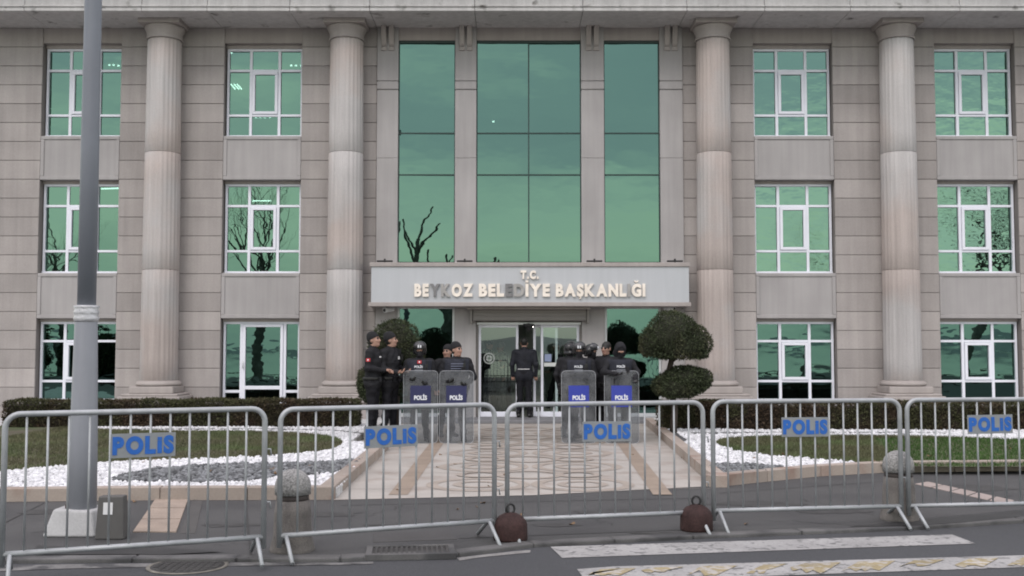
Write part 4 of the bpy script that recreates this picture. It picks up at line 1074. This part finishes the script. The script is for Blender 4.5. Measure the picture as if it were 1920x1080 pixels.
def person(loc, rz, label, scale=1.0, armR=None, armL=None, legs=None, lean=0.0, yaw=0.0, nod=0.0, hat='beanie', jacket=M_jack, trou=M_trou, glove=False, vest=None,
           face='skin', hair=M_hair, badge=None, visor=False, bulk=1.0, group='police officers before the entrance', twist=0.0):
    """stands at its feet, faces -Y; armX = (elbow, wrist, hand direction); right is -X"""
    SK, JK, TR, BT, HR, LN, LP = range(7)
    hm = JK if face == 'mask' else SK; gm = BT if glove else SK
    P = []
    c = lambda a, b, ra, rb, m, k=.02: P.append(('c', (A_(*a), A_(*b), ra, rb), k, m))
    e = lambda p, r, m, k=.02, rot=None: P.append(('e', (A_(*p), A_(*r), np.eye(3) if rot is None else rot), k, m))
    ly = lambda z: -lean * max(0, z - .95)                      # forward lean of the trunk
    B = bulk
    # trunk
    e((0, ly(.96), .96), (.165 * B, .125 * B, .13), TR, .05); e((0, ly(1.10), 1.10), (.165 * B, .125 * B, .16), JK, .06)
    e((0, ly(1.28) - .01, 1.28), (.185 * B, .135 * B, .19), JK, .07); e((0, ly(1.40), 1.40), (.19 * B, .11, .10), JK, .06)
    c((-.15, ly(1.45), 1.445), (.15, ly(1.45), 1.445), .068, .068, JK, .05)
    c((0, ly(1.46) + .01, 1.46), (0, ly(1.56) - .01, 1.55), .066, .056, JK if face == 'mask' else SK, .03)
    c((0, ly(1.46) + .012, 1.455), (0, ly(1.5) + .004, 1.505), .082, .070, JK, .02)       # collar
    # jacket hem
    c((-.08, ly(.93), .93), (.08, ly(.93), .93), .125 * B, .125 * B, JK, .04)
    # legs
    legs = legs or (((-.10, -.01, .50), (-.125, .03, .085), 0.18), ((.10, -.01, .50), (.125, .02, .085), -.18))
    for s, (kn, an, toe) in zip((-1, 1), legs):
        hip = (s * .09, .0, .90)
        c(hip, kn, .098 * B, .068, TR, .04); c(kn, an, .066, .052, TR, .03); e((kn[0], kn[1] + .01 + .35 * (an[1] - kn[1]), kn[2] - .13), (.062, .066, .12), TR, .04)
        c((an[0], an[1], an[2] + .09), (an[0], an[1], an[2] + .10), .060, .064, TR, .02)
        c(an, (an[0], an[1], an[2] + .04), .05, .052, BT, .02)
        tx, ty = -math.sin(toe), -math.cos(toe); z0 = an[2] - .045
        c((an[0] - tx * .045, an[1] - ty * .045, z0), (an[0] + tx * .10, an[1] + ty * .10, z0 - .004), .042, .040, BT, .02); c((an[0] + tx * .10, an[1] + ty * .10, z0 - .004), (an[0] + tx * .16, an[1] + ty * .16, z0 - .010), .040, .032, BT, .02)
    # arms and hands
    for s, arm in ((-1, armR), (1, armL)):
        el, wr, hd = arm or ((s * .27, .03, 1.17), (s * .255, -.05, .93), (0, -.12, -1))
        sh = A_(s * .205, ly(1.42), 1.42); el = A_(*el); wr = A_(*wr); hd = A_(*hd) / np.linalg.norm(hd)
        c(sh, el, .073 * B, .056, JK, .04); c(el, wr, .056, .042, JK, .02); e(el, (.058, .058, .058), JK, .03)
        c(wr - .02 * (wr - el) / np.linalg.norm(wr - el), wr + .006 * hd, .043, .041, JK, .012)
        side = np.cross(hd, A_(0, 0, 1.0)); 
        if np.linalg.norm(side) < .3: side = np.cross(hd, A_(0, 1.0, 0))
        side /= np.linalg.norm(side); nrm = np.cross(side, hd)
        inward = A_(-s, -.4, 0); 
        if nrm @ inward < 0: nrm = -nrm
        kn = wr + hd * .085
        for q in (-.026, -.009, .009, .026): c(wr + hd * .012 + side * q * .7, kn + side * q, .017, .015, gm, .012)
        for q, ln in ((-.029, .062), (-.010, .074), (.010, .070), (.029, .055)):
            a = kn + side * q; d1 = hd * .8 + nrm * .6; d2 = hd * .15 + nrm * 1.0
            b_ = a + d1 * ln * .55; c(a, b_, .0105, .0098, gm, .005); c(b_, b_ + d2 * ln * .5, .0098, .0085, gm, .004)
        th = wr + hd * .03 + side * -.026 * s; t2 = th + (hd * .6 - side * s * .7 + nrm * .5) * .036; c(th, t2, .014, .012, gm, .008); c(t2, t2 + (hd * .8 + nrm * .6) * .030, .012, .010, gm, .004)
    # head
    H = A_(0, ly(1.65) - .015, 1.645); Rm = rotz(yaw) @ rotx(nod)
    hp = lambda x, y, z: H + Rm @ A_(x, y, z)
    hr = HR
    e(hp(0, .012, .03), (.077, .095, .090), hm if hat else hr, .02, Rm); e(hp(0, -.022, -.035), (.062, .075, .085), hm, .03, Rm); e(hp(0, -.058, -.092), (.034, .030, .026), hm, .03, Rm)
    if not hat:
        e(hp(0, .022, .045), (.081, .094, .084), hr, .015, Rm)
    else: e(hp(0, .03, -.02), (.072, .075, .07), hr if face != 'mask' else hm, .02, Rm)
    if face != 'mask':
        c(hp(0, -.090, .012), hp(0, -.108, -.030), .010, .015, SK, .015)
        for s in (-1, 1):
            e(hp(s * .031, -.084, .008), (.014, .012, .008), LN, .004, Rm); c(hp(s * .018, -.092, .026), hp(s * .046, -.082, .026), .006, .005, HR, .005)
            e(hp(s * .076, .012, -.012), (.012, .022, .032), SK, .008, Rm); e(hp(s * .038, -.070, -.025), (.022, .02, .022), SK, .02, Rm)
        c(hp(-.020, -.088, -.060), hp(.020, -.088, -.060), .0075, .0075, LP, .005)
    else:
        c(hp(-.036, -.080, .010), hp(.036, -.080, .010), .016, .016, SK, .006)
        for s in (-1, 1): e(hp(s * .031, -.094, .010), (.011, .008, .007), LN, .003, Rm)
    if visor == 'shades':
        for s in (-1, 1): e(hp(s * .034, -.092, .010), (.026, .012, .019), LN, .004, Rm)
    V, Q, mi = surface(P)
    V = folds(V, Q, mi, int(abs(loc[0]) * 997 + loc[1] * 131) % 9973)
    o = body_mesh('person', V, Q, mi, [M_skin, jacket, trou, M_boot, hair, M_lens, M_lip])
    o.location = loc; o.rotation_euler = (0, 0, rz); o.scale = (scale,) * 3
    tag(o, label, 'person', group)
    headz = lambda p: (p - H) @ Rm
    if hat == 'beanie':
        hp_ = [('e', (hp(0, .016, .034), A_(.092, .110, .100), Rm), .01, 0), ('e', (hp(0, .03, .085), A_(.075, .085, .065), Rm), .03, 0)]
        V, Q, mi = surface(hp_, lambda p: .006 - headz(p)[..., 2] - .42 * np.clip(headz(p)[..., 1] - .02, -.1, .1) * 1.0 + .0, .006)
        body_mesh('beanie', V, Q, mi * 0, [mat('black knit', (.012, .012, .014), .95, .2, 30, bump=.7, bscale=90)], o)
    elif hat == 'hood':
        hp_ = [('e', (hp(0, .020, .01), A_(.105, .125, .135), Rm), .02, 0), ('e', (hp(0, .05, -.10), A_(.12, .11, .09), Rm), .04, 0)]
        V, Q, mi = surface(hp_, lambda p: np.maximum(-.062 - headz(p)[..., 1], -.13 - headz(p)[..., 2]), .008)
        body_mesh('hood', V, Q, mi * 0, [jacket], o)
    elif hat == 'helmet':
        hp_ = [('e', (hp(0, .012, .035), A_(.112, .130, .118), Rm), .01, 0), ('c', (hp(-.085, .02, -.04), hp(-.085, .03, .02), .035, .035), .04, 0), ('c', (hp(.085, .02, -.04), hp(.085, .03, .02), .035, .035), .04, 0), ('c', (hp(-.05, .10, -.06), hp(.05, .10, -.06), .035, .035), .03, 0)]
        V, Q, mi = surface(hp_, lambda p: np.minimum(.030 - headz(p)[..., 2], np.maximum(-.11 - headz(p)[..., 2], -.035 - headz(p)[..., 1])), .007)
        h = body_mesh('helmet', V, Q, mi * 0, [M_helm], o)
        vz = [('e', (hp(0, .0, .09), A_(.118, .142, .085), Rm), .01, 0)]
        V, Q, mi = surface(vz, lambda p: np.maximum(.05 - headz(p)[..., 2], headz(p)[..., 1] + .015), .007)
        body_mesh('visor', V, Q, mi * 0, [mat('raised visor', (.05, .05, .055), .12)], h)
        m = MB()
        for s in (-1, 1): 
            a = [hp(s * .02 + dx, -.136, .085 + dz) for dx, dz in ((-.012, -.022), (.012, -.022), (.012, .022), (-.012, .022))]
            b_ = [hp(s * .02 + dx, -.148, .085 + dz) for dx, dz in ((-.012, -.022), (.012, -.022), (.012, .022), (-.012, .022))]
            m.add(a + b_, [(4, 5, 6, 7), (0, 1, 5, 4), (1, 2, 6, 5), (2, 3, 7, 6), (3, 0, 4, 7)])
        m.build('crest_mark', M_white, h)
    if group.startswith('police') and not hat == 'hood':
        wp = [('c', (A_(-.09, ly(1.0), 1.0), A_(.09, ly(1.0), 1.0), .128 * B, .128 * B), .02, 0), ('e', (A_(0, ly(1.0), 1.0), A_(.172 * B, .132 * B, .15), np.eye(3)), .04, 0)]
        Vb, Qb, mb_ = surface(wp, lambda p: np.abs(p[..., 2] - 1.0) - .022, .008, .006)
        bt = body_mesh('belt', Vb, Qb, mb_ * 0, [M_boot], o)
        m = MB()
        for (x0, y0) in ((-.20 * B, -.03), (.165 * B, -.05), (-.11, -.165 * B), (.07, -.165 * B)): m.box(x0, x0 + .05, y0, y0 + .06, .93, 1.03)
        m.build('belt_pouch', M_jack, bt, bevel=.010)
        m = MB(); m.box(.10, .15, ly(1.36) - .165 * B, ly(1.36) - .09, 1.28, 1.40); m.tube([(.14, ly(1.4) - .13, 1.39), (.14, ly(1.4) - .13, 1.50)], .007, 6); m.build('radio', M_boot, o, bevel=.006)
    if vest:
        tp = [p for p in P[:5]]
        cut = lambda p: np.maximum(np.maximum(p[..., 2] - 1.475, 1.00 - p[..., 2]), np.abs(p[..., 0]) - .205 * B)
        V, Q, mi = surface(tp, cut, .010, .024)
        vv = body_mesh('vest', V, Q, mi * 0, [M_vest], o)
        m = MB()
        for (x0, z0, w, h) in ((-.15, 1.03, .09, .12), (-.045, 1.03, .09, .12), (.06, 1.03, .09, .12), (.07, 1.22, .07, .13)):
            m.box(x0, x0 + w, ly(z0 + .1) - .215 * B, ly(z0 + .1) - .12, z0, z0 + h)
        m.build('pouch', M_jack, vv, bevel=.015)
        if vest == 'text':
            me, a = glyph('POLİS', .055, .03, .003); a[:, 0] -= a[:, 0].mean(); t = place_text('lettering', (me, a), vv); t.data.materials.clear(); t.data.materials.append(M_white); t.location = (0, ly(1.33) - .180 * B, 1.335)
            m = MB()
            for k in range(2): m.box(-.085, .085, ly(1.3) - .178 * B, ly(1.3) - .170 * B, 1.29 - k * .035, 1.305 - k * .035)
            m.build('stripe', mat('grey reflective strip', (.20, .21, .24), .4), vv)
        if vest == 'bars':
            m = MB()
            for k in range(4): m.box(-.11, .11, ly(1.3) - .185 * B, ly(1.3) - .168 * B, 1.385 - k * .042, 1.40 - k * .042)
            m.build('stripe', mat('grey blue reflective strip', (.13, .14, .20), .4), vv)
    if badge:
        for (p, n, w, h, mm) in badge:
            n = A_(*n) / np.linalg.norm(n); u = np.cross(A_(0, 0, 1), n); u /= np.linalg.norm(u); v = np.cross(n, u); p = A_(*p); m = MB()
            q = [p + u * w * i + v * h * j for i, j in ((-1, -1), (1, -1), (1, 1), (-1, 1))]
            m.add([x - n * .03 for x in q] + q, [(4, 5, 6, 7), (0, 1, 5, 4), (1, 2, 6, 5), (2, 3, 7, 6), (3, 0, 4, 7)]); m.build('badge', mm, o)
            if mm is M_red:
                m = MB(); pts = [p + n * .002 + u * .35 * w * math.cos(a) * (1 if k % 2 else .9) + v * .5 * h * math.sin(a) for k, a in enumerate(np.linspace(0, 6.28, 12, endpoint=False))]
                m.add(pts, [tuple(range(12))]); m.build('badge', M_white, o)
    return o

def spot(px, py_feet, z=0.0): 
    x, y = gnd(px, py_feet, z); return (x, y, z)
PI = math.pi
# two officers standing on the left, turned to the right of the picture
person((at(699, 700, 18.0)[0], 18.0, .09), PI / 2 - .15, 'officer in profile with black cap and red flag patch on sleeve, hands joined, leftmost', 1.0,
       armR=((-.24, .02, 1.17), (-.10, -.22, 1.14), (.7, -.6, .05)), armL=((.25, .0, 1.17), (.06, -.24, 1.13), (-.5, -.8, .1)), yaw=-.1, nod=-.12, bulk=1.08, badge=[((-.292, .0, 1.31), (-1, .05, .15), .034, .027, M_red), ((-.05, -.155, 1.36), (0, -1, .1), .02, .012, M_whitep)])
person((at(731, 700, 18.25)[0], 18.25, .09), PI / 2 - .5, 'officer in black cap looking right, partly behind the leftmost officer', 1.0,
       armR=((-.25, -.02, 1.16), (-.16, -.26, 1.10), (.4, -.9, .0)), armL=((.26, .0, 1.17), (.14, -.25, 1.10), (-.3, -.9, .0)), yaw=.55, nod=-.06, bulk=1.05, badge=[((.06, -.15, 1.34), (0, -1, .1), .018, .025, M_whitep), ((-.04, -.15, 1.12), (0, -1, 0), .03, .010, M_whitep)])
# shield line, left
ShY = 17.85
person((at(787, 700, 18.3)[0], 18.3, .0), .05, 'masked officer in helmet with red chest patch behind navy labelled shield', .945,
       armR=((-.30, -.02, 1.16), (-.16, -.27, 1.12), (.7, -.7, 0)), armL=((.30, -.02, 1.16), (.15, -.28, 1.05), (-.7, -.6, 0)), hat='helmet', face='mask', glove=True, vest='text', bulk=1.1, lean=.04, nod=.08,
       badge=[((.0, -.192, 1.44), (0, -1, .15), .036, .028, M_red)])
person((at(856, 700, 18.3)[0], 18.3, .0), .10, 'officer in black knit cap looking right over navy labelled shield, striped vest', .955,
       armR=((-.30, .0, 1.16), (-.17, -.27, 1.08), (.7, -.7, 0)), armL=((.31, .0, 1.15), (.16, -.28, 1.02), (-.7, -.6, 0)), yaw=.85, vest='bars', bulk=1.12, glove=True)
person((at(838, 700, 19.3)[0], 19.3, .0), .5, 'officer half hidden behind the capped shield bearer on the left', .93, yaw=-.9, bulk=1.05)
# shield line, right
person((at(1086, 700, 18.35)[0], 18.35, .0), -.05, 'helmeted officer with raised visor behind left bright blue labelled shield', .945,
       armR=((-.30, -.03, 1.18), (-.16, -.28, 1.20), (.7, -.7, 0)), armL=((.30, -.03, 1.18), (.15, -.28, 1.10), (-.7, -.6, 0)), hat='helmet', face='mask', glove=True, vest='text', bulk=1.1, nod=.15)
person((at(1069, 700, 19.0)[0], 19.0, .0), 2.6, 'black helmeted officer seen from behind at left rear of right group', .95, hat='helmet', face='mask', glove=True, bulk=1.1)
person((at(1108, 700, 18.8)[0], 18.8, .0), .9, 'black helmeted officer turned right, at right rear of the left blue shield', .93, hat='helmet', face='mask', glove=True, bulk=1.08, yaw=.2)
person((at(1160, 700, 18.3)[0], 18.3, .0), .1, 'hooded officer bowing over the right bright blue labelled shield, arms draped', .95,
       armR=((-.30, -.16, 1.26), (-.13, -.36, 1.23), (.8, -.5, -.2)), armL=((.31, -.15, 1.24), (.22, -.38, 1.14), (-.1, -.6, -.7)), hat='hood', face='mask', glove=True, vest='text', lean=.20, nod=.55, bulk=1.12)
person((at(1137, 700, 18.75)[0], 18.75, .0), -.45, 'officer with dark sunglasses standing behind the hooded shield bearer', .965, hat=None, yaw=-.1, visor='shades', bulk=1.1,
       armR=((-.29, -.08, 1.20), (-.14, -.30, 1.15), (.7, -.6, 0)))
# people at and behind the glass doors
gin = 'people at the glass entrance'
f = person((at(983, 700, FY - .18)[0], FY - .05, .08), PI - .1, 'man in black jacket standing in the open doorway, back to street', .985, hat=None, bulk=1.1, jacket=M_jackb, group=gin)
m = MB(); m.box(-.13, .13, .128, .142, 1.06, 1.075); m.build('reflective_strip', M_whitep, f)
person((at(915, 700, FY + 1.1)[0], FY + 1.1, .07), PI / 2 - .3, 'person in dark clothes behind left door glass near round emblem', .97, hat=None, group=gin, bulk=1.02, armR=((-.25, -.02, 1.18), (-.1, -.26, 1.25), (.4, -.8, .3)), armL=((.26, .0, 1.17), (.14, -.25, 1.10), (-.3, -.9, .0)))
person((at(940, 700, FY + 1.5)[0], FY + 1.5, .07), -PI / 2 + .5, 'pale haired person in grey coat behind left door glass', .93, hat=None, hair=M_hairl, jacket=M_greyc, group=gin, trou=M_greyc)
person((at(1046, 700, FY + 1.2)[0], FY + 1.2, .07), -PI / 2 + .25, 'person in dark clothes walking left behind the right door glass', .95, hat=None, group=gin, legs=(((-.09, -.16, .52), (-.09, -.22, .10), 0), ((.09, .06, .50), (.09, .34, .16), 0)), armR=((-.25, .12, 1.2), (-.22, .02, 1.0), (0, -.5, -1)), armL=((.26, -.12, 1.2), (.22, -.25, 1.05), (0, -.8, -.4)))

# ------------------------------------------------------------------ riot shields
def polycarb():
    m = bpy.data.materials.new('scuffed clear polycarbonate'); m.use_nodes = True; t = m.node_tree; t.nodes.clear()
    tr = N(t, 'ShaderNodeBsdfTransparent'); tr.inputs[0].default_value = (.80, .82, .84, 1)
    d = N(t, 'ShaderNodeBsdfPrincipled'); d.inputs['Base Color'].default_value = (.24, .245, .26, 1); d.inputs['Roughness'].default_value = .25
    geo = N(t, 'ShaderNodeNewGeometry'); n = N(t, 'ShaderNodeTexNoise'); n.inputs['Scale'].default_value = 6; n.inputs['Detail'].default_value = 6; L(t, geo.outputs['Position'], n.inputs['Vector'])
    mr = N(t, 'ShaderNodeMapRange'); mr.inputs['From Min'].default_value = .3; mr.inputs['From Max'].default_value = .7; mr.inputs['To Min'].default_value = .14; mr.inputs['To Max'].default_value = .34; L(t, n.outputs['Fac'], mr.inputs['Value'])
    x = N(t, 'ShaderNodeMixShader'); L(t, mr.outputs[0], x.inputs[0]); L(t, tr.outputs[0], x.inputs[1]); L(t, d.outputs[0], x.inputs[2])
    o = N(t, 'ShaderNodeOutputMaterial'); L(t, x.outputs[0], o.inputs[0]); return m
M_poly = polycarb()
M_edge = mat('shield rim', (.30, .31, .33), .35)
def shield_pt(u, v, w, h, bow=.055): return (u * w / 2, bow * (u * u), v * h)
def make_shield(lm):
    t = thing('riot_shield', (0, 0, 0), 'x', 'shield', 'riot shields in the police line')
    w, h = .575, 1.21; rc = .07; m = MB(); nu = 14; nv = 30
    def half(v):
        z = v * h; d = min(z, h - z)
        return 1 - (0 if d >= rc else (rc - math.sqrt(max(0, rc * rc - (rc - d) ** 2))) / (w / 2))
    rowsv = sorted(set([0, .006, .015, .03, .045, .058] + list(np.linspace(.07, .93, nv)) + [.942, .955, .97, .985, .994, 1.0]))
    vs = []; fs = []
    for v in rowsv:
        k = half(v)
        for i in range(nu + 1): vs.append(shield_pt((i / nu * 2 - 1) * k, v, w, h))
    n1 = nu + 1
    for j in range(len(rowsv) - 1):
        for i in range(nu): fs.append((j * n1 + i, j * n1 + i + 1, (j + 1) * n1 + i + 1, (j + 1) * n1 + i))
    m.add(vs, fs, smooth=True); s = m.build('screen', M_poly, t)
    sl = s.modifiers.new('thickness', 'SOLIDIFY'); sl.thickness = .004
    rim = [shield_pt(half(v), v, w, h) for v in rowsv] + [shield_pt(-half(v), v, w, h) for v in reversed(rowsv)]; rim.append(rim[0])
    m = MB(); m.tube(rim, .005, 6, cap=False); m.build('rim', M_edge, t)
    m = MB(); vs = []; fs = []
    for j, v in enumerate((.50, .795)):
        for i in range(9): x, y, z = shield_pt((i / 8 * 2 - 1) * .60, v, w, h); vs.append((x, y - .006, z))
    for i in range(8): fs.append((i, i + 1, 10 + i, 9 + i))
    m.add(vs, fs); lb = m.build('label', lm, t); sl = lb.modifiers.new('thickness', 'SOLIDIFY'); sl.thickness = .0025
    me, a = glyph('POLİS', .098, .038, .002); a[:, 0] -= (a[:, 0].max() + a[:, 0].min()) / 2; a[:, 0] *= .215 / (a[:, 0].max() - a[:, 0].min())
    tx = place_text('lettering', (me, a), lb); tx.data.materials.clear(); tx.data.materials.append(M_white); tx.location = (0, -.0085, h * .60)
    m = MB()
    m.tube([(-.13, .04, h * .72), (-.13, .10, h * .72), (.10, .10, h * .66), (.10, .04, h * .66)], .014, 8); m.tube([(-.10, .03, h * .84), (-.10, .09, h * .82), (.10, .09, h * .82), (.10, .03, h * .84)], .018, 8); m.build('grip', M_black, t)
    return t
shA = make_shield(M_navy); shB = make_shield(M_bright)
for o, px, rz, rx, lab in ((shA, 788, .05, .03, 'clear riot shield with navy label held by the masked helmet officer'), (copy_tree(shA), 855, -.04, .035, 'clear riot shield with navy label held by the officer in knit cap'),
                       (shB, 1086, .03, .03, 'clear riot shield with bright blue label and black band, nearer the doorway'), (copy_tree(shB), 1166, -.10, .06, 'clear riot shield with bright blue label under the bowed hooded officer')):
    x, y = gnd(px, 832); o.location = (x, y, .006); o.rotation_euler = (-rx, 0, rz); o['label'] = lab
for o in (shA, shB):
    pass

# ------------------------------------------------------------------ the street's far side, seen mirrored in the glass
mb = MB(); mb.box(-120, 120, -9, -2.6, -.5, .02); mb.box(-120, 120, -14, -9.0, -1.6, -1.1); struct(mb.build('promenade', M_asph))
mb = MB(); mb.box(-1500, 1500, -1500, -14.4, -2.2, -1.9); struct(mb.build('sea', mat('grey green sea water', (.07, .10, .095), .06, .1, .02)))
mb = MB(); mb.box(-120, 120, -14.4, -14.0, -2.2, -1.0); struct(mb.build('quay', M_kerbg))
mb = MB(); n = 90; vs = []; fs = []
for i in range(n + 1):
    x = -1400 + 2800 * i / n; h = 9 + 4 * math.sin(i * .31) + 3 * math.sin(i * .83 + 1) + 1.5 * math.sin(i * 2.1)
    vs += [(x, -1250, -3), (x, -1330, h * .7), (x, -1450, h)]
for i in range(n):
    for k in range(2): fs.append((i * 3 + k, i * 3 + k + 1, i * 3 + k + 4, i * 3 + k + 3))
mb.add(vs, fs); struct(mb.build('hills', mat('far hillside', (.22, .25, .25), .9, .2, .02)))
def bare_tree(seed, h, r0, lean, parent, levels=5):
    rr = random.Random(seed); tk = MB(); br = MB()
    def grow(p, d, ln, r, lev):
        pts = [p]; rs = [r]; n = 4
        for k in range(n):
            d = (d + Vector((rr.gauss(0, .13), rr.gauss(0, .13), rr.gauss(.05, .08)))).normalized(); pts.append(pts[-1] + d * ln / n); rs.append(r * (1 - .42 * (k + 1) / n))
        (tk if lev == 0 else br).tube(pts, rs, 9 if lev < 2 else (5 if lev < 4 else 3), cap=False)
        if lev >= levels: return
        kids = 4 if lev < 2 else 3
        for k in range(kids):
            t = 1.0 if k == 0 else rr.uniform(.45, .95); i = min(n, max(1, round(t * n))); a = rr.uniform(0, 6.28); sp = rr.uniform(.45, .95) if k else rr.uniform(.1, .3)
            o = d.orthogonal().normalized(); o = Matrix.Rotation(a, 3, d) @ o
            dd = (d * math.cos(sp) + o * math.sin(sp)); dd.z += .08; grow(pts[i], dd.normalized(), ln * rr.uniform(.58, .80), rs[i] * rr.uniform(.50, .72), lev + 1)
    grow(Vector((0, 0, -.1)), Vector((lean, 0, 1)).normalized(), h * .33, r0, 0)
    tk.build('trunk', M_barkg, parent); br.build('crown', M_barkg, parent)
tl = 'bare plane trees mirrored in the windows'
for x, y, h, r, lean, seed, rz, lab in ((22.8, -6.0, 10.5, .36, .12, 3, 0, 'bare leaning plane tree mirrored in the ground floor window at far right'), (-12.6, -6.2, 9.0, .26, -.05, 8, 0, 'bare branching tree mirrored in the second window column from left'),
                       (-2.9, -5.0, 9.0, .40, .16, 12, 0, 'thick leaning bare tree mirrored in glazing left of the doors'), (14.9, -7.0, 6.6, .13, .03, 21, 0, 'slim young bare tree mirrored in ground window right of the doors'),
                       (-22.5, -6.5, 7.6, .30, .1, 5, 0, 'bare tree with wide crown mirrored in the leftmost window column'), (31.0, -6.8, 10.0, .33, -.1, 33, 0, 'bare plane tree mirrored at the right frame edge')):
    t = thing('bare_tree', (x, y, 0), lab, 'tree', tl); bare_tree(seed, h * 1.5, r, lean, t, 2 if seed == 12 else 5)
t = thing('seaside_railing', (0, -13.6, -1.1), 'thin dark seaside railing mirrored low in the ground floor windows', 'railing')
mb = MB(); mb.box(-60, 60, -.02, .02, 1.05, 1.10); mb.box(-60, 60, -.015, .015, .15, .18)
for k in range(-200, 201): mb.box(k * .3 - .01, k * .3 + .01, -.01, .01, .0, 1.05)
mb.build('bars', M_black, t)
t = thing('evergreen_shrub', (-20.5, -5.2, 0), 'dark evergreen shrub mirrored in the leftmost ground floor window', 'shrub')
crown(t, [((0, 0, 1.1), (1.5, 1.2, 1.2)), ((.7, 0, .9), (1.0, 1.0, .9))], 9000, 17, -.9, 'foliage', .09)
t = thing('evergreen_shrub', (-24.5, -5.5, 0), 'taller dark evergreen shrub mirrored at the left frame edge', 'shrub')
crown(t, [((0, 0, 1.6), (1.5, 1.3, 1.7)), ((.3, 0, 1.0), (1.5, 1.2, 1.1))], 9000, 19, -.9, 'foliage', .09)

# dry leaves and bits of litter blown along kerbs and lawns
lf = mat('dry brown leaf', (.16, .10, .055), .85, .2, 20); wp_ = mat('paper scrap', (.5, .5, .48), .8)
spots = [(R.uniform(200, 1700), R.uniform(938, 985)) for _ in range(9)] + [(R.uniform(60, 600), R.uniform(820, 900)) for _ in range(9)] + [(R.uniform(1400, 1900), R.uniform(825, 870)) for _ in range(8)] + [(R.uniform(660, 1290), R.uniform(850, 925)) for _ in range(8)]
words_ = ('curled', 'flat', 'folded', 'torn')
for k, (px, py) in enumerate(spots):
    onbed = py < 915 and not 655 < px < 1300
    z = .135 if onbed else .012; x, y = gnd(px, py, z); a = R.uniform(0, 6.28); sz = R.uniform(.022, .042); m = MB(); c = R.uniform(.004, .014)
    pts = [(math.cos(t) * sz, math.sin(t) * sz * .55 * (1 + .3 * math.cos(3 * t)), c * math.cos(2 * t)) for t in np.linspace(0, 2 * math.pi, 10, endpoint=False)]
    m.add([(0, 0, -c * .6)] + pts, [(0, i + 1, (i + 1) % 10 + 1) for i in range(10)])
    o = m.build('fallen_leaf', lf); o.location = (x, y, z); o.rotation_euler = (R.gauss(0, .2), R.gauss(0, .2), a)
    sl = o.modifiers.new('thickness', 'SOLIDIFY'); sl.thickness = .0015
    tag(o, 'small dry brown leaf lying on ' + ('the planting bed' if onbed else 'the beige walkway' if py < 930 and 655 < px < 1300 else 'the grey pavement'), 'leaf', 'dry leaves on ' + ('the planting beds' if onbed else 'the walkway' if py < 930 and 655 < px < 1300 else 'the pavement'))
